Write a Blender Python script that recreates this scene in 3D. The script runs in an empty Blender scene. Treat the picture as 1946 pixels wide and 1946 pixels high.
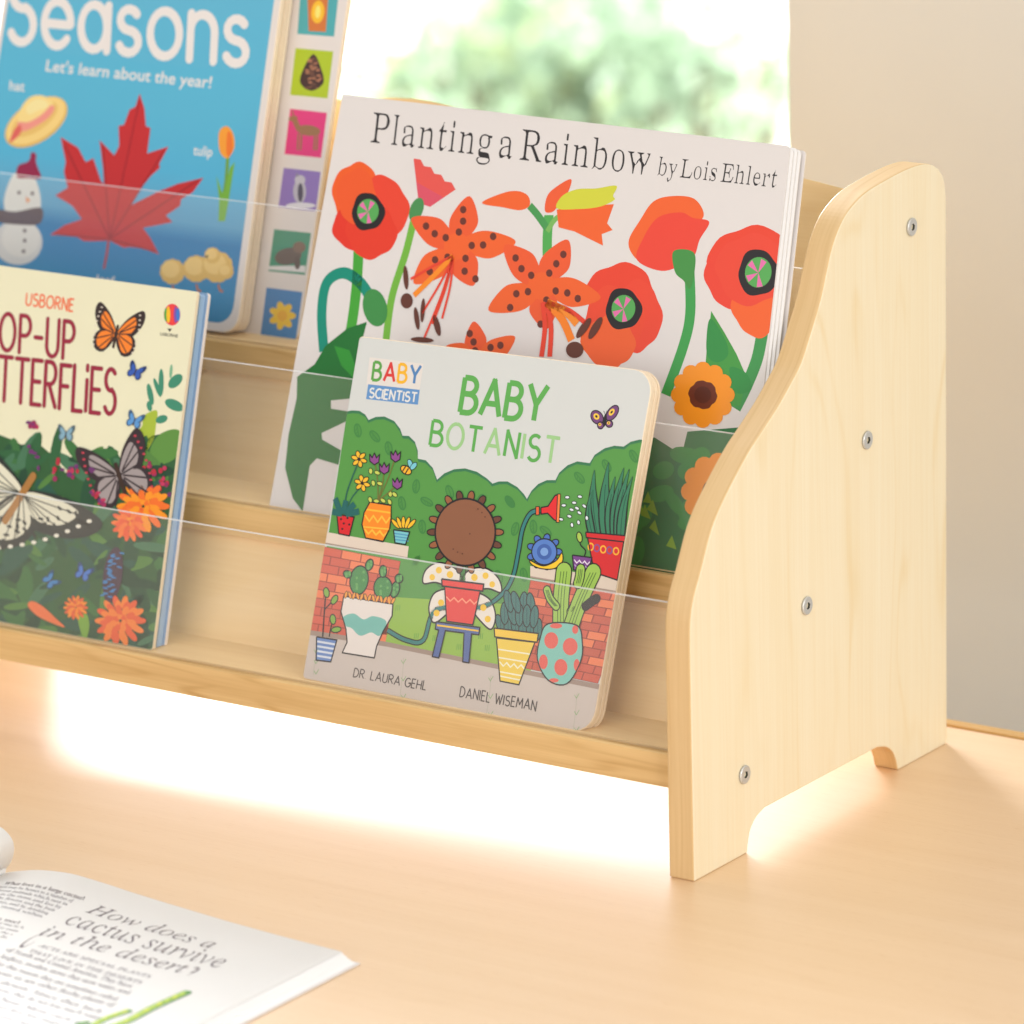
import bpy, bmesh, math, random
import numpy as np
from mathutils import Vector
random.seed(4)
C = bpy.context.scene.collection
# ---------------------------------------------------------------- camera
RIGHT = np.array([0.8410, 0.5407, -0.0170]); DOWN = np.array([0.1409, -0.2494, -0.9581]); FWD = np.array([-0.5223, 0.8034, -0.2860])
RIGHT /= np.linalg.norm(RIGHT); FWD -= RIGHT*(FWD@RIGHT); FWD /= np.linalg.norm(FWD); DOWN = np.cross(FWD, RIGHT)
if DOWN[2] > 0: DOWN = -DOWN
EYE = np.array([1.11065, -1.69892, 0.73913]); FPX = 8668.5; PX0, PY0 = 973+358.04, 973+189.41
cam = bpy.data.cameras.new('camera'); camo = bpy.data.objects.new('camera', cam); C.objects.link(camo)
from mathutils import Matrix
m = Matrix.Identity(4)
for i in range(3):
    m[i][0] = RIGHT[i]; m[i][1] = -DOWN[i]; m[i][2] = -FWD[i]; m[i][3] = EYE[i]
camo.matrix_world = m
cam.sensor_width = 36; cam.lens = FPX/1946*36; cam.shift_x = -358.04/1946; cam.shift_y = 189.41/1946
cam.clip_start = .05; cam.clip_end = 100
cam.dof.use_dof = True; cam.dof.focus_distance = 2.215; cam.dof.aperture_fstop = 8.0
bpy.context.scene.camera = camo
# ---------------------------------------------------------------- room light, lamps, exposure
sc = bpy.context.scene
sc.view_settings.view_transform = 'Standard'; sc.view_settings.look = 'None'; sc.view_settings.exposure = 0; sc.view_settings.gamma = 1
W = bpy.data.worlds.new('World'); sc.world = W; W.use_nodes = True
W.node_tree.nodes['Background'].inputs[0].default_value = (1, .975, .95, 1); W.node_tree.nodes['Background'].inputs[1].default_value = .50
def area(name, loc, target, size, power, col):
    l = bpy.data.lights.new(name, 'AREA'); l.shape = 'RECTANGLE'; l.size, l.size_y = size; l.energy = power; l.color = col
    o = bpy.data.objects.new(name, l); C.objects.link(o); o.location = loc
    o.rotation_euler = (Vector(target)-Vector(loc)).to_track_quat('-Z', 'Y').to_euler(); return o
area('softbox_lamp', (3.2, -1.3, 1.35), (0, .05, .15), (1.8, 1.8), 66, (1, .97, .93))
area('front_softbox_lamp', (-.2, -2.6, .95), (-.2, .05, .15), (2.6, 1.6), 25, (1, .97, .95))
area('window_daylight_lamp', (-2.5, 1.95, 1.45), (0, .15, .02), (.9, .9), 85, (1, .99, .98))
gl_ = area('garden_fill_lamp', (-3.0, 4.9, 3.6), (-3.05, 4.95, -.7), (2.6, 2.6), 215, (1, .99, .96)); gl_.data.spread = math.radians(75)  # added lamp, spread narrowed so it brightens the garden alone
SKYPOWER = 2.95
# ---------------------------------------------------------------- helpers
def un(x, y, n, c):
    d = RIGHT*(x-PX0)/FPX + DOWN*(y-PY0)/FPX + FWD; n = np.array(n, float)
    return EYE + d*(c-n@EYE)/(n@d)
def lin(c): 
    c = c/255.; return c/12.92 if c <= .04045 else ((c+.055)/1.055)**2.4
def col(r, g, b, L=.98):
    return (min(lin(r)/L, .92), min(lin(g)/L, .92), min(lin(b)/L, .92), 1)
def wloc(o):
    v = Vector((0, 0, 0))
    while o is not None: v += Vector(o.location); o = o.parent
    return v
def mesh(name, verts, faces, mats, parent=None, idx=None, smooth=False):
    me = bpy.data.meshes.new(name); off = wloc(parent) if parent else Vector((0, 0, 0))
    me.from_pydata([tuple(Vector(v)-off) for v in verts], [], faces); me.update()
    for mm in (mats if isinstance(mats, (list, tuple)) else [mats]): me.materials.append(mm)
    if idx: me.polygons.foreach_set('material_index', idx)
    if smooth: me.polygons.foreach_set('use_smooth', [True]*len(me.polygons))
    o = bpy.data.objects.new(name, me); C.objects.link(o)
    if parent: o.parent = parent
    return o
def thing(name, label, cat, loc=(0, 0, 0), group=None):
    o = bpy.data.objects.new(name, None); C.objects.link(o); o.location = loc; o.empty_display_size = .02
    o['label'] = label; o['category'] = cat
    if group: o['group'] = group
    return o
def box(name, x0, x1, y0, y1, z0, z1, mat, parent=None, bev=0):
    v = [(x, y, z) for z in (z0, z1) for y in (y0, y1) for x in (x0, x1)]
    f = [(0, 2, 3, 1), (4, 5, 7, 6), (0, 1, 5, 4), (2, 6, 7, 3), (0, 4, 6, 2), (1, 3, 7, 5)]
    o = mesh(name, v, f, mat, parent)
    if bev: bevel(o, bev)
    return o
def bevel(o, w, seg=2):
    b = o.modifiers.new('bevel', 'BEVEL'); b.width = w; b.segments = seg; b.limit_method = 'ANGLE'; b.angle_limit = math.radians(50); b.harden_normals = False
def catmull(p, closed=False, n=8):
    p = [np.array(q, float) for q in p]; N = len(p); out = []
    for i in range(N if closed else N-1):
        a, b, c, d = (p[(i-1) % N], p[i], p[(i+1) % N], p[(i+2) % N]) if closed else (p[max(i-1, 0)], p[i], p[i+1], p[min(i+2, N-1)])
        for k in range(n):
            t = k/n; out.append(.5*((2*b)+(c-a)*t+(2*a-5*b+4*c-d)*t*t+(3*b-a-3*c+d)*t**3))
    if not closed: out.append(p[-1])
    return out
# ---------------------------------------------------------------- materials
def newmat(name):
    mt = bpy.data.materials.new(name); mt.use_nodes = True; nt = mt.node_tree
    return mt, nt, nt.nodes['Principled BSDF']
def plain(name, c, rough=.5, metal=0, noise=.04, nscale=60, spec=.5):
    mt, nt, b = newmat(name)
    tc = nt.nodes.new('ShaderNodeTexCoord'); nz = nt.nodes.new('ShaderNodeTexNoise'); nz.inputs['Scale'].default_value = nscale; nz.inputs['Detail'].default_value = 4
    nt.links.new(tc.outputs['Object'], nz.inputs['Vector'])
    mx = nt.nodes.new('ShaderNodeMix'); mx.data_type = 'RGBA'
    mx.inputs[6].default_value = (c[0]*(1-noise), c[1]*(1-noise), c[2]*(1-noise*1.3), 1); mx.inputs[7].default_value = (min(c[0]*(1+noise), 1), min(c[1]*(1+noise), 1), min(1, c[2]*(1+noise)), 1)
    nt.links.new(nz.outputs['Fac'], mx.inputs[0]); nt.links.new(mx.outputs[2], b.inputs['Base Color'])
    b.inputs['Roughness'].default_value = rough; b.inputs['Metallic'].default_value = metal; b.inputs['Specular IOR Level'].default_value = spec
    return mt
def wood(name, base, dark, axis, rough=.4, lines=.5, freq=1.0, spec=.5, ringscale=(16, 1.6), flecks=0, mids=.9, coat=0):
    mt, nt, b = newmat(name); N = nt.nodes.new; Lk = nt.links.new
    tc = N('ShaderNodeTexCoord')
    def mapped(s_across, s_along, off):
        mp = N('ShaderNodeMapping'); s = [s_across]*3
        for ax in (axis if isinstance(axis, tuple) else (axis,)): s[ax] = s_along
        mp.inputs['Scale'].default_value = s; mp.inputs['Location'].default_value = off
        Lk(tc.outputs['Object'], mp.inputs['Vector']); return mp
    def noise(mp, det, dist=0.):
        n = N('ShaderNodeTexNoise'); n.inputs['Scale'].default_value = 1; n.inputs['Detail'].default_value = det; n.inputs['Distortion'].default_value = dist
        Lk(mp.outputs[0], n.inputs['Vector']); return n
    def math_(op, a, bb, cl=False):
        q = N('ShaderNodeMath'); q.operation = op; q.use_clamp = cl
        for i, v in enumerate((a, bb)):
            if v is None: continue
            if isinstance(v, (int, float)): q.inputs[i].default_value = v
            else: Lk(v, q.inputs[i])
        return q.outputs[0]
    big = noise(mapped(ringscale[0]*freq, ringscale[1]*freq, (1.3, 2.1, .7)), 2, .3)
    ring = math_('SINE', math_('MULTIPLY', big.outputs['Fac'], 62), None)
    ring = math_('POWER', math_('ADD', math_('MULTIPLY', ring, .5), .5), 7)
    brk = noise(mapped(40*freq, 6*freq, (5, 1, 2)), 3)
    ring = math_('MULTIPLY', ring, math_('MULTIPLY', math_('SUBTRACT', brk.outputs['Fac'], .38, True), 3.2, True))
    fine = noise(mapped(650*freq, 14*freq, (0, 3, 9)), 3)
    mid = noise(mapped(70*freq, 2.5*freq, (4, 3, 1)), 3)
    f1 = math_('MULTIPLY', ring, lines)
    f2 = math_('MULTIPLY', math_('SUBTRACT', fine.outputs['Fac'], .5), .55)
    f3 = math_('MULTIPLY', math_('SUBTRACT', mid.outputs['Fac'], .5), mids)
    tot = math_('ADD', math_('ADD', f1, f2), f3)
    if flecks:
        fl = noise(mapped(900*freq, 130*freq, (7, 2, 3)), 1)
        tot = math_('ADD', tot, math_('MULTIPLY', math_('MULTIPLY', math_('SUBTRACT', fl.outputs['Fac'], .62, True), 5, True), flecks))
    tot = math_('ADD', tot, .25, True)
    mx = N('ShaderNodeMix'); mx.data_type = 'RGBA'; mx.inputs[6].default_value = (*base, 1); mx.inputs[7].default_value = (*dark, 1)
    Lk(tot, mx.inputs[0]); Lk(mx.outputs[2], b.inputs['Base Color'])
    b.inputs['Roughness'].default_value = rough; b.inputs['Specular IOR Level'].default_value = spec; b.inputs['Coat Weight'].default_value = coat; b.inputs['Coat Roughness'].default_value = .46; b.inputs['Coat IOR'].default_value = 1.65
    bp = N('ShaderNodeBump'); bp.inputs['Strength'].default_value = .05; bp.inputs['Distance'].default_value = .0004; Lk(fine.outputs['Fac'], bp.inputs['Height']); Lk(bp.outputs[0], b.inputs['Normal'])
    return mt
M = {}
M['maple_side'] = wood('maple_veneer_upright_grain', (.84, .765, .58), (.76, .60, .33), 2, .42, .42, mids=.35, ringscale=(14, 2.6))
M['maple_board'] = wood('maple_veneer_long_grain', (.93, .69, .37), (.80, .53, .23), 0, .45, .4, 1.2)
M['edge_board'] = wood('oak_edge_banding_long_grain', (.80, .55, .25), (.52, .29, .09), 0, .45, .7, 1.6, ringscale=(30, 1.8))
M['edge_side'] = wood('oak_edge_banding_upright_grain', (.75, .53, .27), (.58, .36, .14), (1, 2), .42, .6, 1.5, ringscale=(26, 1.2))
M['table'] = wood('maple_laminate_tabletop', (.83, .58, .35), (.73, .47, .24), 0, .42, .2, 1.0, spec=.8, flecks=.7, coat=1.0)
M['table_edge'] = wood('maple_table_edge', (.62, .38, .13), (.45, .25, .08), 0, .4, .3)
M['steel'] = plain('brushed_screw_steel', (.60, .61, .61), .36, .6, .1)
M['socket'] = plain('dark_hex_socket_steel', (.10, .11, .11), .3, 1.0)
M['wall'] = plain('beige_wall_paint', (.655, .645, .60), .75, 0, .02, 9)
M['white_frame'] = plain('white_window_frame', (.85, .85, .84), .4)
M['paper'] = plain('white_page_paper', (.86, .855, .85), .5, 0, .015)
M['page_edge'] = plain('page_edge_paper', (.74, .70, .66), .6, 0, .1, 900)
M['board_core'] = plain('cream_board_page_core', (.84, .70, .52), .6, 0, .06, 300)
M['blue_page'] = plain('pale_blue_board_pages', (.30, .46, .68), .45, 0, .12, 12)
M['cream_edge'] = plain('cream_cover_edge', (.78, .68, .50), .5)
M['white_cover'] = plain('glossy_white_cover', (.74, .705, .69), .3, 0, .012)
M['grey_cover'] = plain('glossy_pale_grey_cover', (.655, .68, .665), .3, 0, .01)
M['cream_cover'] = plain('glossy_cream_cover', (.80, .78, .56), .32, 0, .02)
M['rim_cover'] = plain('glossy_off_white_cover', (.78, .72, .68), .3, 0, .012)
def printmat():
    mt, nt, b = newmat('printed_ink'); a = nt.nodes.new('ShaderNodeAttribute'); a.attribute_name = 'print_colour'
    nt.links.new(a.outputs['Color'], b.inputs['Base Color']); b.inputs['Roughness'].default_value = .3; return mt
M['print'] = printmat()
def printmatte():
    mt, nt, b = newmat('printed_page_ink'); a = nt.nodes.new('ShaderNodeAttribute'); a.attribute_name = 'print_colour'
    nt.links.new(a.outputs['Color'], b.inputs['Base Color']); b.inputs['Roughness'].default_value = .6; return mt
M['page_print'] = printmatte()
def acrylic(name, white_mix, gl):
    mt, nt, b = newmat(name); out = nt.nodes['Material Output']; nt.nodes.remove(b); N = nt.nodes.new; Lk = nt.links.new
    tr = N('ShaderNodeBsdfTransparent'); tr.inputs[0].default_value = (1, 1, 1, 1)
    df = N('ShaderNodeBsdfDiffuse'); df.inputs[0].default_value = (.95, .93, .92, 1)
    gs = N('ShaderNodeBsdfGlossy'); gs.inputs['Roughness'].default_value = .03
    m1 = N('ShaderNodeMixShader'); m1.inputs[0].default_value = white_mix; Lk(tr.outputs[0], m1.inputs[1]); Lk(df.outputs[0], m1.inputs[2])
    fr = N('ShaderNodeFresnel'); fr.inputs[0].default_value = gl
    ge = N('ShaderNodeNewGeometry'); inv = N('ShaderNodeMath'); inv.operation = 'SUBTRACT'; inv.inputs[0].default_value = 1; Lk(ge.outputs['Backfacing'], inv.inputs[1]); mu = N('ShaderNodeMath'); mu.operation = 'MULTIPLY'; Lk(fr.outputs[0], mu.inputs[0]); Lk(inv.outputs[0], mu.inputs[1])
    m2 = N('ShaderNodeMixShader'); Lk(mu.outputs[0], m2.inputs[0]); Lk(m1.outputs[0], m2.inputs[1]); Lk(gs.outputs[0], m2.inputs[2]); Lk(m2.outputs[0], out.inputs[0]); return mt
M['acrylic'] = acrylic('clear_acrylic', .034, 1.32)  # small white diffuse share paints in the veil of reflected room light
M['acrylic_edge'] = acrylic('clear_acrylic_edge', .62, 1.12)
M['pane'] = acrylic('window_pane_glass', .0, 1.3)
def leafmat(name, c):
    mt, nt, b = newmat(name); out = nt.nodes['Material Output']; N = nt.nodes.new; Lk = nt.links.new
    nz = N('ShaderNodeTexNoise'); nz.inputs['Scale'].default_value = 6; tc = N('ShaderNodeTexCoord'); Lk(tc.outputs['Object'], nz.inputs['Vector'])
    mx = N('ShaderNodeMix'); mx.data_type = 'RGBA'; mx.inputs[6].default_value = (c[0]*.5, c[1]*.55, c[2]*.5, 1); mx.inputs[7].default_value = (min(1, c[0]*1.6), min(1, c[1]*1.5), c[2]*1.5, 1)
    Lk(nz.outputs['Fac'], mx.inputs[0]); Lk(mx.outputs[2], b.inputs['Base Color']); b.inputs['Roughness'].default_value = .45
    tl = N('ShaderNodeBsdfTranslucent'); Lk(mx.outputs[2], tl.inputs[0]); ms = N('ShaderNodeMixShader'); ms.inputs[0].default_value = .35
    Lk(b.outputs[0], ms.inputs[1]); Lk(tl.outputs[0], ms.inputs[2]); Lk(ms.outputs[0], out.inputs[0]); return mt
M['leaf_a'] = leafmat('shrub_leaf_green', (.24, .34, .25)); M['leaf_b'] = leafmat('shrub_leaf_grey_green', (.30, .42, .30)); M['leaf_c'] = leafmat('shrub_leaf_yellow_green', (.48, .56, .32))
M['bark'] = plain('shrub_bark', (.12, .09, .06), .8, 0, .2, 30)
M['gravel'] = plain('pale_sunlit_paving', (.80, .80, .76), .8, 0, .08, 3)
def skymat():
    mt, nt, b = newmat('bright_sky'); out = nt.nodes['Material Output']; nt.nodes.remove(b); e = nt.nodes.new('ShaderNodeEmission')
    e.inputs[0].default_value = (.97, .99, 1, 1); e.inputs[1].default_value = SKYPOWER; nt.links.new(e.outputs[0], out.inputs[0]); return mt
M['sky'] = skymat()
# ---------------------------------------------------------------- setting
YW = .500; XW = -.2524          # wall face, right edge of the window
g = mesh('ground', [(-30, YW+.14, -.72), (12, YW+.14, -.72), (12, 14, -.72), (-30, 14, -.72)], [(0, 1, 2, 3)], M['gravel']); g['kind'] = 'structure'
sv = []; sf = []
for i in range(25):
    a = math.pi*i/24
    for z in (-.8, 9): sv.append((-9+20*math.cos(a), .5+13.2*math.sin(a), z))
for i in range(24): sf.append((2*i, 2*i+1, 2*i+3, 2*i+2))
sf.append(tuple(range(1, 50, 2)))
sky = mesh('sky', sv, sf, M['sky']); sky['kind'] = 'structure'
# wall with a window opening: four blocks joined as one wall
def wallmesh():
    vs = []; fs = []
    for (x0, x1, z0, z1) in ((XW, 3.2, -.75, 2.4), (-4.2, -1.75, -.75, 2.4), (-1.75, XW, 2.0, 2.4), (-1.75, XW, -.75, -.62)):
        b = len(vs); vs += [(x, y, z) for z in (z0, z1) for y in (YW, YW+.14) for x in (x0, x1)]
        fs += [tuple(b+q for q in f) for f in ((0, 2, 3, 1), (4, 5, 7, 6), (0, 1, 5, 4), (2, 6, 7, 3), (0, 4, 6, 2), (1, 3, 7, 5))]
    return mesh('wall', vs, fs, M['wall'])
wl = wallmesh(); wl['kind'] = 'structure'
wn = thing('window', 'bright window looking out on a sunny garden behind the book shelf', 'window', (-.94, YW+.1, -.62))
box('pane', -1.71, XW-.038, YW+.105, YW+.109, -.58, 1.96, M['pane'], wn)
for (x0, x1, z0, z1) in ((XW-.038, XW-.001, -.619, 1.999), (-1.749, -1.71, -.619, 1.999)):
    box('frame', x0, x1, YW+.09, YW+.13, z0, z1, M['white_frame'], wn, .002)
box('frame', -1.709, XW-.039, YW+.09, YW+.13, 1.961, 1.999, M['white_frame'], wn, .002)
box('frame', -1.709, XW-.039, YW+.09, YW+.13, -.619, -.581, M['white_frame'], wn, .002)
# garden shrubs
def shrub(name, label, x, y, h, r, n, leafsize, mat, spiky=False, cat='shrub', seed=0):
    rnd = random.Random(seed); t = thing(name, label, cat, (x, y, -.72), 'plants in the garden beyond the window')
    vs = []; fs = []
    for i in range(n):
        if spiky:
            a = rnd.uniform(0, 2*math.pi); el = rnd.uniform(.35, 1.35); L = r*rnd.uniform(.7, 1.2); w = leafsize
            d = np.array([math.cos(a)*math.cos(el), math.sin(a)*math.cos(el), math.sin(el)]); s = np.array([-math.sin(a), math.cos(a), 0])*w
            o = np.array([x, y, -.70]); mid = o+d*L*.55; tip = o+d*L-np.array([0, 0, L*.15]); b = len(vs)
            vs += [o-s*.5, o+s*.5, mid+s, mid-s, tip]; fs += [(b, b+1, b+2, b+3), (b+3, b+2, b+4)]
        else:
            u = rnd.random()**.4; a = rnd.uniform(0, 2*math.pi); cz = rnd.uniform(-.6, 1)
            lump = 1+.25*math.sin(3*a+seed)+.2*math.sin(5*cz*2+seed*2)
            q = math.sqrt(max(0, 1-cz*cz)); p = np.array([x+math.cos(a)*q*r*u*lump, y+math.sin(a)*q*r*u*lump, -.72+h*.5+cz*h*.5*u*lump])
            if p[2] < -.7: p[2] = -.7
            d1 = np.array([rnd.gauss(0, 1) for _ in range(3)]); d1 /= np.linalg.norm(d1); d2 = np.cross(d1, [rnd.gauss(0, 1) for _ in range(3)]); d2 /= np.linalg.norm(d2)
            l = leafsize*rnd.uniform(.6, 1.3); b = len(vs); vs += [p-d1*l, p+d2*l*.45, p+d1*l, p-d2*l*.45]; fs.append((b, b+1, b+2, b+3))
    mesh('foliage', vs, fs, mat, t)
    sv = []; sf = []
    for k in range(5):
        a = k*1.3+seed; e = np.array([x+math.cos(a)*r*.4, y+math.sin(a)*r*.4, -.72+h*.6]) if not spiky else np.array([x, y, -.66])
        b = len(sv)
        for (P, rr) in ((np.array([x, y, -.73]), .02), (e, .007)):
            for j in range(5): sv.append(P+rr*np.array([math.cos(j*1.257), math.sin(j*1.257), 0]))
        for j in range(5): sf.append((b+j, b+(j+1) % 5, b+5+(j+1) % 5, b+5+j))
    mesh('stem', sv, sf, M['bark'], t)
def gp(px, py, z):   # a point of the garden seen at this place of the window, at height z
    return un(px, py, (0, 0, 1), z)
gd = [('shrub', 'dark green leafy shrub nearest the top centre of the window view', 1170, 40, -.45, .34, .19, 420, .030, 'leaf_a', False),
      ('shrub', 'grey green loose shrub at the upper right of the window view', 1330, 15, -.4, .4, .26, 300, .030, 'leaf_b', False),
      ('shrub', 'small dark shrub low on the right of the window view', 1300, 135, -.58, .22, .15, 170, .030, 'leaf_a', False),
      ('shrub', 'pale grey green shrub at the top left of the window view', 920, -15, -.4, .3, .2, 170, .034, 'leaf_b', False),
      ('spiky_plant', 'spiky grey green plant with long arching leaves behind the white book top', 1000, 225, -.70, .4, .50, 70, .016, 'leaf_b', True),
      ('shrub', 'yellow green low shrub beside the spiky plant', 830, 165, -.6, .2, .18, 110, .034, 'leaf_c', False),
      ('shrub', 'yellow green shrub behind the darkest shrub', 1060, 100, -.5, .3, .24, 120, .04, 'leaf_c', False),
      ('shrub', 'low sparse yellowish shrub at lower right near the wall', 1290, 225, -.64, .16, .2, 90, .03, 'leaf_c', False)]
gd += [('shrub', 'pale sparse shrub at the far left of the window view', 740, 60, -.5, .3, .2, 70, .03, 'leaf_b', False), ('shrub', 'pale small shrub at the far right of the window view', 1440, 120, -.55, .25, .15, 60, .03, 'leaf_c', False)]
for i, (nm, lb, px, py, z, h, r, n, ls, mt, sp) in enumerate(gd):
    P = gp(px, py, z); shrub(nm, lb, P[0], P[1], h, r, n, ls, M[mt], sp, 'plant' if sp else 'shrub', i+3)
# ---------------------------------------------------------------- table
tb = thing('table', 'pale maple laminate table top under the book shelf', 'table', (-.3, -.3, -.03))
box('table_top', -1.9, 1.3, -1.2, .2655, -.03, 0, M['table'], tb, .001)
box('edge_strip', -1.9, 1.3, .2660, .2735, -.03, .0012, M['table_edge'], tb, .0008)
# ---------------------------------------------------------------- book shelf
XL = -.612; T = .0141
shelf = thing('book_display_shelf', 'three tier maple tabletop book shelf with clear guards and curved ends', 'book shelf', (-.31, .12, 0))
prof_front = [(0, .115), (.0008, .128), (.0040, .139), (.0105, .1503), (.0200, .1675), (.0315, .1800), (.0520, .1965), (.0650, .2046), (.0800, .2137), (.0920, .2225), (.1015, .2305), (.1108, .2435),
              (.1198, .2575), (.1258, .2705), (.1312, .2815), (.1385, .2905), (.1470, .2965), (.1600, .3015), (.1745, .3040), (.1970, .3064), (.2140, .3068), (.2250, .3052), (.2335, .3010), (.2385, .2950), (.2405, .2860)]
curve = [tuple(q) for q in catmull(prof_front, n=4)]
under = [(.2405, 0), (.1905, 0)] + [tuple(q) for q in catmull([(.1890, .0050), (.1855, .0110), (.1790, .0155), (.1700, .0180)], n=4)] + \
        [tuple(q) for q in catmull([(.0640, .0180), (.0560, .0155), (.0505, .0105), (.0480, .0040)], n=4)] + [(.0475, 0), (0, 0)]
outline = under + curve
def panel(x0, x1):
    n = len(outline); v = [(x1, y, z) for y, z in outline] + [(x0, y, z) for y, z in outline]
    f = [tuple(range(n)), tuple(range(2*n-1, n-1, -1))] + [(i, n+i, n+(i+1) % n, (i+1) % n) for i in range(n)]
    me = mesh('side_panel', v, f, [M['maple_side'], M['edge_side']], shelf, [0, 0]+[1]*n)
    bm = bmesh.new(); bm.from_mesh(me.data); bmesh.ops.recalc_face_normals(bm, faces=bm.faces); bm.to_mesh(me.data); bm.free()
    for p in me.data.polygons: p.use_smooth = False
    bevel(me, .0009, 2); return me
pr = panel(-T, 0); pl = panel(XL, XL+T)
def screw(parent, x, y, z, sgn, rot):
    o = None; vs = []; fs = []; idx = []; N = 36
    prof = [(0.0000, .00455), (.0006, .00452), (.0009, .0041), (.0009, .0023)]   # height above the face, radius
    for (h, r) in prof:
        for k in range(N): a = 2*math.pi*k/N; vs.append((x+sgn*h, y+r*math.cos(a), z+r*math.sin(a)))
    for j in range(len(prof)-1):
        for k in range(N): fs.append((j*N+k, j*N+(k+1) % N, (j+1)*N+(k+1) % N, (j+1)*N+k)); idx.append(0)
    b = len(vs)
    for (h, s) in ((.0009, 1), (-.0016, 1)):
        for k in range(N):
            a = 2*math.pi*k/N; seg = (a-rot) % (math.pi/3)-math.pi/6; r = .0019*.866/math.cos(seg)*s
            vs.append((x+sgn*h, y+r*math.cos(a), z+r*math.sin(a)))
    for k in range(N): fs.append(((len(prof)-1)*N+k, (len(prof)-1)*N+(k+1) % N, b+(k+1) % N, b+k)); idx.append(0)
    for k in range(N): fs.append((b+k, b+(k+1) % N, b+N+(k+1) % N, b+N+k)); idx.append(1)
    fs.append(tuple(range(b+N, b+2*N))); idx.append(1)
    c = len(vs)
    for k in range(10): a = 2*math.pi*k/10; vs.append((x+sgn*-.0009, y+.00075*math.cos(a), z+.00075*math.sin(a)))
    fs.append(tuple(range(c, c+10))); idx.append(0)
    return mesh('screw', vs, fs, [M['steel'], M['socket']], parent, idx)
SC = [(.20547, .27735), (.16147, .17919), (.10344, .10960), (.04505, .04047)]
for i, (y, z) in enumerate(SC):
    screw(pr, 0.0003, y, z, 1, .3+i*.5); screw(pl, XL-.0003, y, z, -1, .2+i*.7)
    # countersunk hole behind each socket is hidden by the head
TIERS = []
XA, XB = XL+T+.0003, -T-.0003
TA = .40; ct, st = math.cos(TA), math.sin(TA)
for k in range(3):
    yf, zt = .006+.058*k, .0593+.0681*k; TIERS.append((yf, zt))
    zb = zt-.0170
    # shelf board with a groove for the acrylic near its front
    sec = [(yf, zb), (yf+.043, zb), (yf+.043, zt), (yf+.0066, zt), (yf+.0066, zt-.006), (yf+.0030, zt-.006), (yf+.0030, zt), (yf+.0008, zt), (yf, zt-.0008)]
    n = len(sec); v = [(XB, y, z) for y, z in sec]+[(XA, y, z) for y, z in sec]
    f = [tuple(range(n)), tuple(range(2*n-1, n-1, -1))]+[(i, n+i, n+(i+1) % n, (i+1) % n) for i in range(n)]
    idx = [0, 0]+[1 if i in (6, 7, 8) else 0 for i in range(n)]
    sb = mesh('shelf_board', v, f, [M['maple_board'], M['edge_board']], shelf, idx)
    ag = box('acrylic_guard', XA, XB, yf+.0036, yf+.0060, zt-.0055, [.1325, .2010, .2702][k], M['acrylic'], shelf)
    me = ag.data; me.materials.append(M['acrylic_edge']); me.polygons[1].material_index = 1
    # tilted back board
    y0, z0 = SC[3-k]; th = .006
    if k < 2: H = (.0681+zb-.0002-z0-th*st)/ct; prof = [(XA, H), (XB, H)]
    else:
        pts = [(-.306, .3122), (-.354, .3128), (-.259, .3082), (-.203, .3052), (-.140, .3006), (-.0667, .2943), (-.0428, .2917), (XB, .2885)]
        pts = [q for q in pts if q[0] != -.354]; full = [(-.612-x, z) for x, z in reversed(pts)]; full[0] = (XA, full[0][1])
        pr_ = full+pts[1:]; prof = [(x, (z-z0)/ct) for x, z in (tuple(q) for q in catmull(pr_, n=4))]
    N_ = len(prof); v = []; lo = -.0050
    for off in (-th, th):
        for (x, h) in prof:
            for hh in (lo, h): v.append((x, y0+hh*st+off*ct, z0+hh*ct-off*st))
    f = []; idx = []
    for i in range(N_-1):
        a = 2*i; f.append((a, a+2, a+3, a+1)); idx.append(0); b = 2*N_+a; f.append((b, b+1, b+3, b+2)); idx.append(0)
        f.append((a+1, a+3, b+3, b+1)); idx.append(1); f.append((a, b, b+2, a+2)); idx.append(1)
    f.append((0, 1, 2*N_+1, 2*N_)); f.append((2*N_-2, 4*N_-2, 4*N_-1, 2*N_-1)); idx += [0, 0]
    mesh('back_board', v, f, [M['maple_board'], M['edge_board']], shelf, idx)
# ---------------------------------------------------------------- covers and print
class Plane:
    def __init__(s, O, tau, rot=0):
        s.O = np.array(O, float); s.U = np.array([1., 0, 0]); s.V = np.array([0, math.sin(tau), math.cos(tau)]); s.N = np.array([0, -math.cos(tau), math.sin(tau)]); s.tau = tau
    def uv(s, x, y, n=0.):
        P = un(x, y, s.N, s.N@(s.O+s.N*n))-s.O; return np.array([P@s.U, P@s.V])
    def P(s, u, v, n=0.): return s.O+s.U*u+s.V*v+s.N*n
def rrect(u0, u1, v0, v1, r, rl=0, n=7):
    out = []
    for (cx, cy, a0, rr) in ((u1, v0, -90, r), (u1, v1, 0, r), (u0, v1, 90, rl), (u0, v0, 180, rl)):
        sx = -1 if cx == u1 else 1; sy = 1 if cy == v0 else -1
        if rr <= 0: out.append((cx, cy)); continue
        for k in range(n+1):
            a = math.radians(a0+90*k/n); out.append((cx+sx*rr+rr*math.cos(a), cy+sy*rr+rr*math.sin(a)))
    return out
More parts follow.
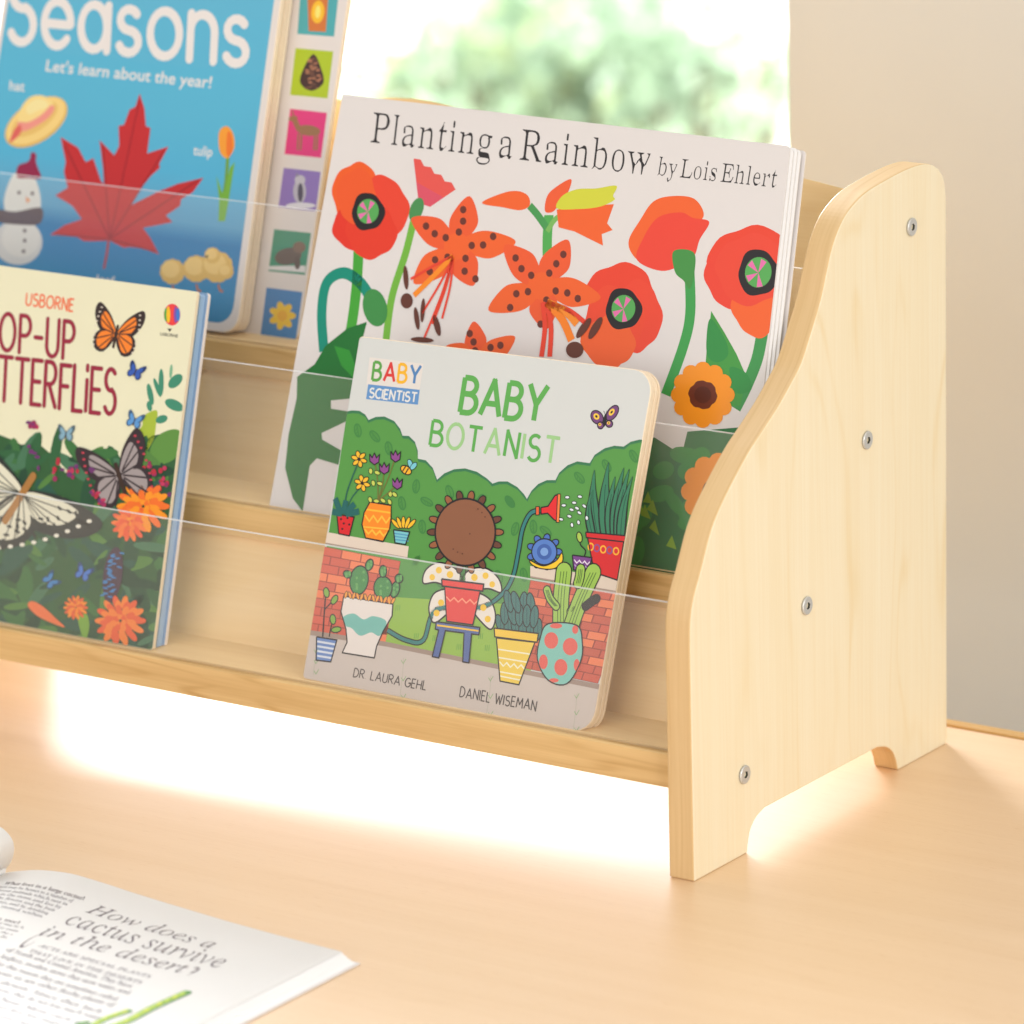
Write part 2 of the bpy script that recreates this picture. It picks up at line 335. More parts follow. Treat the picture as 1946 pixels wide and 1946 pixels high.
def slab(name, pl_, out, n0, n1, mats, parent, bev=.0004, flatbase=True):
    """closed slab: front outline at n0, back at n1 (n1 < n0); its foot is trimmed level with the shelf"""
    n = len(out); vmin = min(q[1] for q in out); t = math.tan(pl_.tau)
    def lift(v, nn): return max(v, vmin+(-nn)*t) if flatbase else v
    v = [pl_.P(a, lift(b, n0), n0) for a, b in out]+[pl_.P(a, lift(b, n1), n1) for a, b in out]
    f = [tuple(range(n)), tuple(range(2*n-1, n-1, -1))]+[(i, n+i, n+(i+1) % n, (i+1) % n) for i in range(n)]
    o = mesh(name, v, f, mats, parent, [0, 0]+[1]*n if len(mats) > 1 else None)
    bm = bmesh.new(); bm.from_mesh(o.data); bmesh.ops.recalc_face_normals(bm, faces=bm.faces); bm.to_mesh(o.data); bm.free()
    if bev: bevel(o, bev, 1)
    return o
def clip(poly, conv):
    out = poly
    n = len(conv)
    for i in range(n):
        a = conv[i]; b = conv[(i+1) % n]; ex, ey = b[0]-a[0], b[1]-a[1]
        def side(p): return ex*(p[1]-a[1])-ey*(p[0]-a[0])
        src = out; out = []
        if not src: return []
        for j in range(len(src)):
            p, q = src[j-1], src[j]; sp, sq = side(p), side(q)
            if sq >= 0:
                if sp < 0: t = sp/(sp-sq); out.append((p[0]+(q[0]-p[0])*t, p[1]+(q[1]-p[1])*t))
                out.append(q)
            elif sp >= 0: t = sp/(sp-sq); out.append((p[0]+(q[0]-p[0])*t, p[1]+(q[1]-p[1])*t))
    return out
def arc(cx, cy, rx, ry, a0, a1, n=12):
    return [(cx+rx*math.cos(math.radians(a0+(a1-a0)*i/n)), cy+ry*math.sin(math.radians(a0+(a1-a0)*i/n))) for i in range(n+1)]
# hand lettering as strokes, cap height 1
GL = {
 'A': (.72, [[(0, 0), (.36, 1), (.72, 0)], [(.14, .34), (.58, .34)]]),
 'B': (.56, [[(0, 0), (0, 1)], [(0, 1)]+arc(.22, .77, .26, .23, 90, -90)+[(0, .54)], [(0, .54)]+arc(.26, .27, .30, .27, 90, -90)+[(0, 0)]]),
 'C': (.62, [arc(.38, .5, .38, .5, 50, 310)]),
 'D': (.60, [[(0, 0), (0, 1)], [(0, 1)]+arc(.14, .5, .46, .5, 90, -90)+[(0, 0)]]),
 'E': (.46, [[(.46, 1), (0, 1), (0, 0), (.46, 0)], [(0, .52), (.40, .52)]]),
 'F': (.46, [[(.48, 1), (0, 1), (0, 0)], [(0, .52), (.38, .52)]]),
 'G': (.66, [arc(.38, .5, .38, .5, 50, 340)+[(.72, .46), (.42, .46)]]),
 'H': (.58, [[(0, 0), (0, 1)], [(.58, 0), (.58, 1)], [(0, .5), (.58, .5)]]),
 'I': (.02, [[(0, 0), (0, 1)]]),
 'i': (.02, [[(0, 0), (0, .68)], [(0, .9), (0, 1.0)]]),
 'L': (.44, [[(0, 1), (0, 0), (.44, 0)]]),
 'M': (.78, [[(0, 0), (.08, 1), (.39, .35), (.70, 1), (.78, 0)]]),
 'N': (.60, [[(0, 0), (.02, 1), (.58, 0), (.60, 1)]]),
 'O': (.76, [arc(.38, .5, .38, .5, 90, 450, 24)]),
 'P': (.52, [[(0, 0), (0, 1)], [(0, 1)]+arc(.24, .73, .28, .27, 90, -90)+[(0, .46)]]),
 'R': (.56, [[(0, 0), (0, 1)], [(0, 1)]+arc(.24, .75, .28, .25, 90, -90)+[(0, .5)], [(.2, .5), (.56, 0)]]),
 'S': (.54, [arc(.28, .76, .25, .24, 40, 270, 10)+arc(.28, .27, .27, .27, 80, -150, 12)]),
 'T': (.64, [[(0, 1), (.64, 1)], [(.32, 1), (.32, 0)]]),
 'U': (.58, [[(0, 1), (0, .3)]+arc(.29, .3, .29, .3, 180, 360)+[(.58, 1)]]),
 'W': (.88, [[(0, 1), (.22, 0), (.44, .75), (.66, 0), (.88, 1)]]),
 'Y': (.66, [[(0, 1), (.33, .45)], [(.66, 1), (.33, .45), (.33, 0)]]),
 '?': (.5, [arc(.25, .74, .23, .24, 160, -60, 10)+[(.24, .25)], [(.24, .04), (.24, .0)]]), '-': (.34, [[(0, .46), (.34, .46)]]), '.': (.02, [[(0, 0), (0, .04)]]), ' ': (.24, []),
 # round lower case for the big title
 's_': (.46, [arc(.23, .50, .20, .16, 35, 265, 9)+arc(.23, .17, .22, .17, 80, -155, 10)]),
 'e_': (.60, [[(.04, .33), (.58, .33)], arc(.31, .34, .30, .34, 0, 318, 20)]),
 'a_': (.60, [arc(.29, .34, .29, .34, 0, 360, 20), [(.60, .68), (.60, 0)]]),
 'o_': (.64, [arc(.32, .34, .32, .34, 90, 450, 22)]),
 'n_': (.52, [[(0, 0), (0, .68)], [(0, .40)]+arc(.26, .42, .26, .26, 180, 0)+[(.52, 0)]]),
}
def slim(me, thin):
    """thin the stems of bold type in x only, so that it reads as a light serif"""
    nv = len(me.vertices); co = np.array([v.co[:2] for v in me.vertices]); nxt = {}
    for e in me.edges:
        i, j = e.vertices; nxt.setdefault(i, []).append(j); nxt.setdefault(j, []).append(i)
    seen = set(); loops = []
    for i in range(nv):
        if i in seen or i not in nxt: continue
        L = [i]; seen.add(i); cur = nxt[i][0] if len(nxt[i]) < 2 or nxt[i][0] == i+1 else nxt[i][1]
        while cur not in seen:
            L.append(cur); seen.add(cur); c = [k for k in nxt[cur] if k not in seen]
            if not c: break
            cur = c[0]
        if len(L) > 2: loops.append(L)
    area_ = sum(sum(co[L[k-1]][0]*co[L[k]][1]-co[L[k]][0]*co[L[k-1]][1] for k in range(len(L))) for L in loops)
    sg = 1 if area_ > 0 else -1
    A_ = np.array([co[L[k-1]] for L in loops for k in range(len(L))]); B_ = np.array([co[L[k]] for L in loops for k in range(len(L))])
    cu = bpy.data.curves.new('type', 'CURVE'); cu.dimensions = '2D'; cu.fill_mode = 'BOTH'
    for L_ in loops:
        L = []
        for k in range(len(L_)):
            p = co[L_[k]]; q = co[L_[(k+1) % len(L_)]]; m_ = max(1, int(np.linalg.norm(q-p)/.06)); L += [p+(q-p)*j/m_ for j in range(m_)]
        n = len(L); out = []
        for k in range(n):
            p = L[k]; d = L[(k+1) % n]-L[k-1]; d = d/(np.linalg.norm(d)+1e-12); nx = d[1]*sg   # outward normal x
            if abs(nx) < .15: out.append(p); continue
            y = p[1]+1e-5; m_ = ((A_[:, 1] > y) != (B_[:, 1] > y)); X = A_[m_, 0]+(y-A_[m_, 1])/(B_[m_, 1]-A_[m_, 1])*(B_[m_, 0]-A_[m_, 0])
            s_ = -1 if nx > 0 else 1; dist = (X-p[0])*s_; dist = dist[dist > .004]; t = dist.min() if len(dist) else 0
            sh = min(thin, max(0, (t-.03))*.40)*min(1, abs(nx)*1.3); out.append(p+np.array([s_*sh, 0]))
        sp = cu.splines.new('POLY'); sp.points.add(n-1); sp.use_cyclic_u = True
        for k, q in enumerate(out): sp.points[k].co = (q[0], q[1], 0, 1)
    ob = bpy.data.objects.new('type', cu); C.objects.link(ob); return ob
class Art:
    """flat print on a cover: every call adds coloured shapes, given in photograph pixels read through (ox, oy, scale)"""
    def __init__(s, pl_, parent, border, mat='print', mapping=None):
        s.pl, s.parent, s.border, s.mat = pl_, parent, border, M[mat]; s.T = (0, 0, 1); s.mapping = mapping; s.open = None
    def view(s, ox, oy, k): s.T = (ox, oy, k)
    def uv(s, p): x, y = p; ox, oy, k = s.T; q = s.pl.uv(ox+x*k, oy+y*k); return (q[0], q[1])
    def begin(s, name, base=1): s.open = name; s.base = base; s.v = []; s.f = []; s.c = []; s.h = base*7e-6; s.k = 0
    def add(s, uvs, c):
        uvs = clip(uvs, s.border) if s.border else uvs
        if len(uvs) < 3: return
        s.k += 1; h = s.h+(s.k % 40)*2.5e-6; b = len(s.v); s.v += [s.mapping(u, v, h) if s.mapping else s.pl.P(u, v, h) for u, v in uvs]; s.f.append(tuple(range(b, b+len(uvs)))); s.c.append(c)
    def poly(s, pts, c): s.add(s.ccw([s.uv(p) for p in pts]), c)
    def ccw(s, q):
        a = sum(q[i-1][0]*q[i][1]-q[i][0]*q[i-1][1] for i in range(len(q))); return q if a > 0 else q[::-1]
    def blob(s, pts, c, outline=None, w=4, n=6):
        q = catmull(pts, True, n); s.poly(q, c)
        if outline: s.line(list(q)+[q[0]], w, outline)
    def ell(s, x, y, rx, ry, c, rot=0, outline=None, w=4, n=24):
        a = math.radians(rot); ca, sa = math.cos(a), math.sin(a); q = []
        for i in range(n):
            t = 2*math.pi*i/n; X, Y = rx*math.cos(t), ry*math.sin(t); q.append((x+X*ca-Y*sa, y+X*sa+Y*ca))
        s.poly(q, c)
        if outline: s.line(q+[q[0]], w, outline)
    def wavy(s, x, y, R, c, amp=.06, n=5, ph=0., sx=1., sy=1.):
        s.poly([(x+sx*R*(1+amp*math.sin(n*t+ph)+amp*.5*math.sin(2*n*t+1+ph))*math.cos(t), y+sy*R*(1+amp*math.sin(n*t+ph)+amp*.5*math.sin(2*n*t+1+ph))*math.sin(t)) for t in [2*math.pi*i/48 for i in range(48)]], c)
    def ribbon(s, uvs, w, c, caps=False, taper=None):
        p = [np.array(q, float) for q in uvs]; p = [q for i, q in enumerate(p) if i == 0 or np.linalg.norm(q-p[i-1]) > 1e-6]
        if len(p) < 2: return
        L = []; R_ = []; nseg = len(p)
        for i in range(nseg):
            d = (p[min(i+1, nseg-1)]-p[max(i-1, 0)]); dl = np.linalg.norm(d)
            if dl < 1e-9: d = p[i]-p[i-1]; dl = np.linalg.norm(d)
            d = d/dl; nn = np.array([-d[1], d[0]]); ww = w*.5
            if 0 < i < nseg-1:
                a = (p[i]-p[i-1])/np.linalg.norm(p[i]-p[i-1]); ww /= max(.5, abs(a@d))
            if taper: ww *= taper(i/(nseg-1))
            L.append(p[i]+nn*ww); R_.append(p[i]-nn*ww)
        sharp = any((p[i]-p[i-1])@(p[i+1]-p[i]) < 0 for i in range(1, nseg-1))
        if len(p) > 3 and not sharp:
            h0 = s.k
            for i in range(nseg-1): s.k = h0; s.add(s.ccw([tuple(L[i]), tuple(L[i+1]), tuple(R_[i+1]), tuple(R_[i])]), c)
            s.k = h0+1
        else:
            for i in range(nseg-1):
                d = p[i+1]-p[i]; d = d/np.linalg.norm(d); nn = np.array([-d[1], d[0]])*w*.5; e = d*w*(.5 if 0 < i else 0); e2 = d*w*(.5 if i+1 < nseg-1 else 0)
                s.add(s.ccw([tuple(p[i]+nn-e*.7), tuple(p[i+1]+nn+e2*.7), tuple(p[i+1]-nn+e2*.7), tuple(p[i]-nn-e*.7)]), c)
        if caps:
            for q in (p[0], p[-1]): s.add([(q[0]+w*.5*math.cos(t), q[1]+w*.5*math.sin(t)) for t in [2*math.pi*i/14 for i in range(14)]], c)
    def line(s, pts, w, c, caps=False, taper=None):
        a = s.uv(pts[0]); b = s.uv((pts[0][0]+10, pts[0][1])); k = math.hypot(b[0]-a[0], b[1]-a[1])/10
        s.ribbon([s.uv(q) for q in pts], w*k*1.08, c, caps, taper)
    def curve(s, pts, w, c, n=6, caps=False, taper=None): s.line(catmull(pts, n=n), w, c, caps, taper)
    def letters(s, text, p0, p1, p2, w, cols, caps=False, gap=.22, keys=None, jit=0.):
        """stroke lettering: p0, p1 ends of the baseline, p2 the top of the first letter"""
        U0 = np.array(s.uv(p0)); E = np.array(s.uv(p1))-U0; Vv = np.array(s.uv(p2))-U0; ks = keys or list(text)
        tot = sum(GL[k][0] for k in ks)+gap*(len(ks)-1); x = 0; hh = np.linalg.norm(Vv)
        for i, k in enumerate(ks):
            cc = cols[i % len(cols)] if isinstance(cols, list) else cols; dy = random.uniform(-jit, jit); sz = 1+random.uniform(-jit, jit)
            for st_ in GL[k][1]: s.ribbon([U0+E*((x+q[0])/tot)+Vv*(q[1]*sz+dy) for q in st_], w*hh, cc, caps)
            x += GL[k][0]+gap
    def text(s, body, p0, p1, p2, c, style='sans', offset=0., thin=0.):
        """type set with Blender's own font"""
        if style == 'serif': body = ''.join(chr(0x1d400+ord(k)-65) if 'A' <= k <= 'Z' else chr(0x1d41a+ord(k)-97) if 'a' <= k <= 'z' else k for k in body)
        if style == 'italic': body = ''.join('\u210e' if k == 'h' else chr(0x1d434+ord(k)-65) if 'A' <= k <= 'Z' else chr(0x1d44e+ord(k)-97) if 'a' <= k <= 'z' else k for k in body)
        cu = bpy.data.curves.new('type', 'FONT'); cu.body = body; cu.offset = offset; cu.space_word = .45 if style == 'serif' else 1;  cu.resolution_u = 3; cu.fill_mode = 'FRONT'
        if thin: cu.fill_mode = 'NONE'
        ob = bpy.data.objects.new('type', cu); C.objects.link(ob); bpy.context.view_layer.update()
        me = ob.evaluated_get(bpy.context.evaluated_depsgraph_get()).to_mesh()
        ob2 = None
        if thin: ob2 = slim(me, thin); bpy.context.view_layer.update(); me = ob2.evaluated_get(bpy.context.evaluated_depsgraph_get()).to_mesh()
        xs = [v.co.x for v in me.vertices]; x0, x1 = min(xs), max(xs); capH = .70
        U0 = np.array(s.uv(p0)); E = np.array(s.uv(p1))-U0; Vv = np.array(s.uv(p2))-U0
        s.k += 1; h = s.h+(s.k % 40)*2.5e-6; b = len(s.v)
        for v in me.vertices:
            q = U0+E*((v.co.x-x0)/(x1-x0))+Vv*(v.co.y/capH); s.v.append(s.mapping(q[0], q[1], h) if s.mapping else s.pl.P(q[0], q[1], h))
        for p in me.polygons: s.f.append(tuple(b+i for i in p.vertices)); s.c.append(c)
        bpy.data.objects.remove(ob); bpy.data.curves.remove(cu)
        if ob2: c2 = ob2.data; bpy.data.objects.remove(ob2); bpy.data.curves.remove(c2)
    def nxt(s, name=None): s.end(); s.begin(name or s.open, s.base)
    def end(s, label=None, kind=None):
        if not s.f: return
        o = mesh(s.open, s.v, s.f, s.mat, s.parent); a = o.data.color_attributes.new('print_colour', 'FLOAT_COLOR', 'CORNER')
        buf = []
        for f, c in zip(s.f, s.c): buf += list(c)*len(f)
        a.data.foreach_set('color', buf)
        if label: o['label'] = label
        if kind: o['kind'] = kind
        return o
BLACK = col(28, 24, 26); INK = col(40, 36, 38)
def rquad(cs, rs, n=7):
    """quad with rounded corners, corners counter clockwise from lower left"""
    out = []
    for i, c in enumerate(cs):
        c = np.array(c, float); a = np.array(cs[i-1], float)-c; b = np.array(cs[(i+1) % 4], float)-c; r = rs[i]
        if r <= 0: out.append(tuple(c)); continue
        a = c+a/np.linalg.norm(a)*r; b = c+b/np.linalg.norm(b)*r
        for k in range(n+1):
            t = k/n; w = 2**.5/2; B = np.array([(1-t)**2, 2*t*(1-t)*w, t*t]); out.append(tuple((B[0]*a+B[1]*c+B[2]*b)/B.sum()))
    return out
def inset(out, d):
    c = np.mean(np.array(out), 0); r = []
    for q in out:
        v = c-np.array(q); r.append(tuple(np.array(q)+np.array([math.copysign(min(d, abs(v[0])), v[0]), math.copysign(min(d, abs(v[1])), v[1])])))
    return r
# ================================================================ small square board book, front tier
PB = Plane((-.2409, .0145, .0595), .300)
bq = [PB.uv(575, 1289), PB.uv(1124, 1396), PB.uv(1244, 706), PB.uv(683, 638.6)]
bb = thing('board_book', 'square board book with pale grey cover and green hedge leaning in the front tier', 'book', (-.15, .03, .06))
bo = rquad(bq, [.002, .0115, .0115, .002]); fc = slab('front_cover', PB, bo, 0, -.0014, [M['grey_cover'], M['board_core']], bb)
bi = [(a-.0003, b) for a, b in bo]
for k in range(4): slab('board_page', PB, [(a-.0002-.0003*(k % 2), b) for a, b in bo], -.00150-k*.0015, -.00295-k*.0015, [M['board_core']], bb, .0003)
slab('back_cover', PB, bo, -.00755, -.0089, [M['board_core']], bb)
A = Art(PB, fc, inset(bo, .0003))
hedge, hedge_d, hedge_l = col(84, 150, 68), col(52, 118, 78), col(60, 128, 62)
A.view(540, 620, .41418)
A.begin('printed_hedge', 1)
top = [(290, 390), (312, 386), (345, 388), (372, 405), (388, 430), (420, 416), (460, 414), (505, 435), (532, 470), (543, 502), (572, 503), (600, 530), (613, 570), (614, 608), (650, 615), (682, 650), (702, 704),
       (735, 675), (780, 656), (830, 652), (885, 668), (930, 698), (956, 722), (985, 712), (1025, 712), (1070, 738), (1100, 770), (1114, 792), (1135, 755), (1165, 724), (1205, 706), (1245, 706), (1262, 672), (1300, 638), (1345, 620), (1402, 628), (1425, 590), (1470, 560), (1515, 548), (1558, 552), (1590, 530), (1630, 520), (1700, 524)]
A.poly(top+[(1620, 1300), (150, 1300)], hedge_d)
A.poly([(x+(2 if i % 2 else -2), y+13) for i, (x, y) in enumerate(top)]+[(1620, 1300), (150, 1300)], hedge)
for (x, y, r) in [(338, 478, 10), (416, 505, 40), (606, 735, -5), (541, 812, 10), (655, 805, 60), (634, 920, 5), (1036, 805, 35), (1355, 695, 40), (1604, 596, 30), (1144, 920, 5), (1200, 940, 50), (985, 1150, 20), (1100, 1140, 10), (607, 1075, -30), (720, 1180, 40), (870, 1010, 25), (480, 560, 10), (1480, 640, 30), (1060, 930, -15), (760, 760, 20), (900, 800, -25)]:
    A.ell(x, y, 33, 18, hedge_l, 90-r); A.ell(x, y, 26, 13, col(76, 142, 64), 90-r)
    a = math.radians(90-r); A.line([(x-30*math.cos(a), y-30*math.sin(a)), (x+30*math.cos(a), y+30*math.sin(a))], 3.5, hedge_l)
    for t in (-12, 3, 16): A.line([(x+t*math.cos(a), y+t*math.sin(a)), (x+(t+11)*math.cos(a)-11*math.sin(a), y+(t+11)*math.sin(a)+11*math.cos(a))], 2.5, hedge_l)
A.end()
A.begin('printed_lawn', 9); A.poly([(460, 1240), (1190, 1285), (1120, 1640), (430, 1510)], col(146, 186, 74))
for (x, y) in [(520, 1290), (605, 1420), (900, 1420), (930, 1475), (690, 1430), (800, 1470), (560, 1480), (870, 1330)]:
    for dx in (-8, 0, 9): A.line([(x+dx, y+14), (x+dx+3, y-12)], 3, col(100, 160, 60))
A.end()
def bricks(name, quad, rows, nper, seed):
    r = random.Random(seed); A.begin(name, 14); A.poly(quad, col(150, 62, 48)); q = [np.array(p, float) for p in quad]
    def at(s, t): return tuple((q[0]*(1-s)+q[1]*s)*(1-t)+(q[3]*(1-s)+q[2]*s)*t)
    for j in range(rows):
        o = -.5*(j % 2)/nper
        for i in range(nper+1):
            s0, s1 = max(0, o+i/nper+.007), min(1, o+(i+1)/nper-.007)
            if s1 <= s0: continue
            A.poly([at(s0, j/rows+.005), at(s1, j/rows+.005), at(s1, (j+1)/rows-.005), at(s0, (j+1)/rows-.005)], col(236, 128, 84) if r.random() < .27 else col(203+r.randint(-6, 8), 92, 70))
    A.end()
bricks('printed_brick_wall', [(178, 1010), (535, 1078), (465, 1452), (108, 1400)], 10, 4, 2)
bricks('printed_brick_wall', [(1130, 1165), (1600, 1235), (1440, 1640), (1060, 1560)], 11, 5, 5)
A.begin('printed_wall_cap', 20)
A.poly([(170, 940), (572, 1010), (566, 1064), (165, 992)], col(223, 208, 192)); A.line([(165, 992), (566, 1064)], 6, col(170, 150, 138))
A.nxt(); A.poly([(1130, 1100), (1600, 1165), (1590, 1228), (1130, 1148)], col(223, 208, 192)); A.line([(1130, 1150), (1590, 1230)], 6, col(170, 150, 138)); A.end()
A.begin('printed_pavement', 24); A.poly([(60, 1385), (470, 1448), (1050, 1565), (1560, 1665), (1500, 2000), (40, 1700)], col(160, 140, 128)); A.poly([(60, 1408), (470, 1470), (1050, 1587), (1560, 1690), (1500, 2000), (40, 1700)], col(203, 192, 184))
for (x, y, x2, y2) in [(550, 1520, 530, 1720), (950, 1600, 925, 1800), (1345, 1680, 1325, 1870), (150, 1480, 135, 1600)]:
    A.curve([(x, y), (x-8, (y+y2)/2), (x2, y2)], 2, col(180, 178, 160))
    for k in range(3): yy = y+(y2-y)*(.1+.4*k); A.line([(x-12, yy-8), (x-3, yy+8), (x+10, yy-14)], 2.5, col(130, 172, 112))
A.end()
def pot(name, pts, c, marks, base=30, w=5, smooth=False):
    A.begin(name, base); q = catmull(pts, True, 5) if smooth else pts; A.poly(q, c); marks(); A.line(list(q)+[q[0]], w, BLACK); A.end()
def zig(p0, p1, n, amp, w, c):
    p0, p1 = np.array(p0, float), np.array(p1, float); A.line([tuple(p0+(p1-p0)*i/n+np.array([0, amp if i % 2 else -amp])) for i in range(n+1)], w, c)
# left wall: red pot, orange jar, blue cup
A.begin('printed_potted_flower', 30)
A.curve([(275, 860), (290, 760), (335, 640)], 6, col(36, 96, 80)); A.curve([(285, 860), (310, 790), (360, 730)], 5, col(36, 96, 80))
for (x, y) in [(345, 610), (360, 720)]:
    for k in range(6): a = k*1.047+.3; A.ell(x+20*math.cos(a), y+22*math.sin(a), 17, 10, col(244, 188, 44), math.degrees(a), BLACK, 3, 12)
    A.ell(x, y, 8, 8, BLACK)
for (p, q) in [((262, 860), (235, 790)), ((272, 862), (285, 800)), ((285, 862), (345, 850)), ((280, 860), (325, 815)), ((268, 862), (222, 850))]:
    A.line([p, ((p[0]+q[0])/2, (p[1]+q[1])/2), q], 22, col(30, 100, 96), taper=lambda t: math.sin(math.pi*min(.95, t+.15)))
A.end()
pot('printed_red_pot', [(243, 862), (322, 876), (300, 962), (252, 952)], col(214, 32, 38), lambda: [A.ell(x, y, 5, 5, BLACK) for x, y in ((262, 885), (292, 880), (275, 905), (300, 910), (268, 930))])
A.begin('printed_tulip_stems', 30)
for (x, y) in [(415, 612), (460, 655), (512, 600), (520, 725)]:
    A.curve([(432, 800), ((x+432)/2+6, (y+800)/2), (x, y)], 4, col(120, 110, 50))
    A.poly([(x-22, y-26), (x-10, y-8), (x, y-30), (x+10, y-8), (x+24, y-24), (x+20, y+12), (x, y+24), (x-20, y+8)], col(140, 70, 140))
    A.line([(x-22, y-26), (x-10, y-8), (x, y-30), (x+10, y-8), (x+24, y-24), (x+20, y+12), (x, y+24), (x-20, y+8), (x-22, y-26)], 4, BLACK)
for (x, y) in [(398, 665), (428, 672), (440, 722), (410, 720), (488, 770), (508, 772), (396, 796), (425, 802), (455, 800), (485, 806)]: A.ell(x, y, 14, 9, col(196, 208, 90), (x*7) % 90, BLACK, 2.5, 12)
A.end()
pot('printed_orange_jar', [(395, 806), (492, 822), (492, 880), (485, 930), (455, 988), (375, 972), (358, 910), (368, 855)], col(246, 140, 30),
    lambda: [A.line([(375, 840), (490, 856)], 6, col(250, 186, 50)), zig((372, 880), (488, 890), 6, 14, 6, col(250, 190, 60)), A.line([(362, 920), (488, 932)], 5, col(250, 190, 60)), zig((370, 940), (475, 955), 6, 10, 6, col(250, 190, 60))])
A.begin('printed_yellow_leaves', 30)
for k, a in enumerate((-40, -20, 0, 20, 42)):
    b = math.radians(a-90); A.ell(548+34*math.cos(b)*1.1+a*.3, 928+28*math.sin(b), 28, 9, col(246, 190, 36), a-90, BLACK, 3, 12)
A.end()
pot('printed_blue_cup', [(503, 934), (577, 944), (558, 1002), (510, 994)], col(120, 196, 204), lambda: [A.line([(506, 950+k*14), (572, 960+k*13)], 4, col(80, 150, 190)) for k in range(3)])
# right wall: tall leaves in a red pot, little purple pot, blue bloom, red sprinkler of drops
A.begin('printed_tall_leaves', 30)
for (x0, y0, x1, y1, w) in [(1440, 960, 1425, 660, 46), (1480, 962, 1490, 625, 50), (1500, 962, 1520, 690, 40), (1520, 964, 1560, 650, 44), (1535, 966, 1585, 655, 42), (1545, 968, 1600, 690, 36), (1415, 955, 1410, 760, 30)]:
    P_ = [(x0+(x1-x0)*t-14*math.sin(math.pi*t), y0+(y1-y0)*t) for t in [i/10 for i in range(11)]]
    A.line(P_, w+9, BLACK, taper=lambda t: max(.1, (1-t**2.2)**.6)*(.6+.4*math.sin(math.pi*min(1, t+.2)))); A.line(P_, w-4, col(52, 124, 90), taper=lambda t: max(.03, (1-t**2.2)**.6)*(.6+.4*math.sin(math.pi*min(1, t+.2))))
    A.line(P_[:8], 3, col(26, 80, 62))
A.end()
pot('printed_red_planter', [(1392, 962), (1560, 985), (1530, 1165), (1425, 1130)], col(214, 34, 38), lambda: [A.ell(x, y, 15, 19, c, 0) or A.ell(x, y, 9, 12, col(214, 34, 38)) for x, y, c in ((1408, 1012, col(246, 180, 50)), (1436, 1018, col(130, 80, 140)), (1465, 1024, col(246, 180, 50)), (1494, 1028, col(130, 80, 140)), (1524, 1032, col(246, 180, 50)))], 34)
A.begin('printed_planter_rim', 40); A.poly([(1385, 945), (1570, 962), (1566, 990), (1388, 970)], col(214, 34, 38)); A.line([(1385, 945), (1575, 962), (1566, 990), (1388, 970), (1385, 945)], 5, BLACK); A.end()
A.begin('printed_sprout', 32); A.curve([(1378, 1055), (1384, 1030), (1362, 1005), (1358, 985)], 5, BLACK); A.ell(1356, 968, 24, 12, col(170, 200, 80), 80, BLACK, 4); A.end()
pot('printed_purple_pot', [(1324, 1050), (1414, 1062), (1396, 1130), (1330, 1118)], col(120, 66, 140), lambda: [zig((1332, 1078), (1404, 1088), 6, 7, 4, col(230, 220, 235)), zig((1334, 1100), (1396, 1110), 5, 6, 4, col(190, 170, 210))], 42)
A.begin('printed_round_bloom', 32)
for k in range(9): a = k*.7; A.ell(1195+62*math.cos(a), 1035+64*math.sin(a), 20, 15, col(72, 112, 190), math.degrees(a), BLACK, 4, 14)
A.ell(1195, 1035, 58, 60, col(84, 126, 200), 0, BLACK, 5); A.ell(1195, 1035, 34, 36, col(60, 96, 170)); A.ell(1195, 1035, 18, 19, col(120, 160, 220))
A.blob([(1130, 1075), (1190, 1100), (1250, 1075), (1275, 1040), (1278, 1080), (1240, 1112), (1180, 1112), (1140, 1095)], col(244, 200, 40), BLACK, 4); A.end()
A.begin('printed_hose', 30)
A.curve([(475, 1395), (560, 1440), (640, 1440), (700, 1300), (900, 1290), (1000, 1230), (1050, 1150), (1075, 1040), (1095, 930), (1130, 860), (1175, 845)], 20, BLACK, 6); A.curve([(475, 1395), (560, 1440), (640, 1440), (700, 1300), (900, 1290), (1000, 1230), (1050, 1150), (1075, 1040), (1095, 930), (1130, 860), (1175, 845)], 12, col(48, 126, 124), 6); A.end()
A.begin('printed_sprinkler', 36); A.poly([(1180, 832), (1212, 826), (1245, 776), (1262, 772), (1258, 896), (1240, 888), (1210, 858), (1180, 862)], col(224, 36, 40)); A.line([(1180, 832), (1212, 826), (1245, 776), (1262, 772), (1258, 896), (1240, 888), (1210, 858), (1180, 862), (1180, 832)], 5, BLACK)
A.line([(1262, 768), (1256, 902)], 15, BLACK); A.line([(1263, 772), (1257, 898)], 9, col(244, 130, 60)); A.line([(1164, 826), (1164, 868)], 18, BLACK); A.line([(1164, 830), (1164, 864)], 11, col(230, 100, 50)); A.end()
A.begin('printed_water_drops', 30)
for (x, y, r) in [(1300, 785, 0), (1358, 782, 10), (1332, 810, 5), (1378, 825, 40), (1284, 822, 0), (1320, 842, 20), (1356, 856, 35), (1310, 872, 20), (1272, 886, 20), (1352, 900, 80), (1322, 912, 80), (1390, 880, 80), (1345, 835, 30)]: A.ell(x, y, 11, 7, col(225, 235, 240), r, BLACK, 2.5, 10)
A.end()
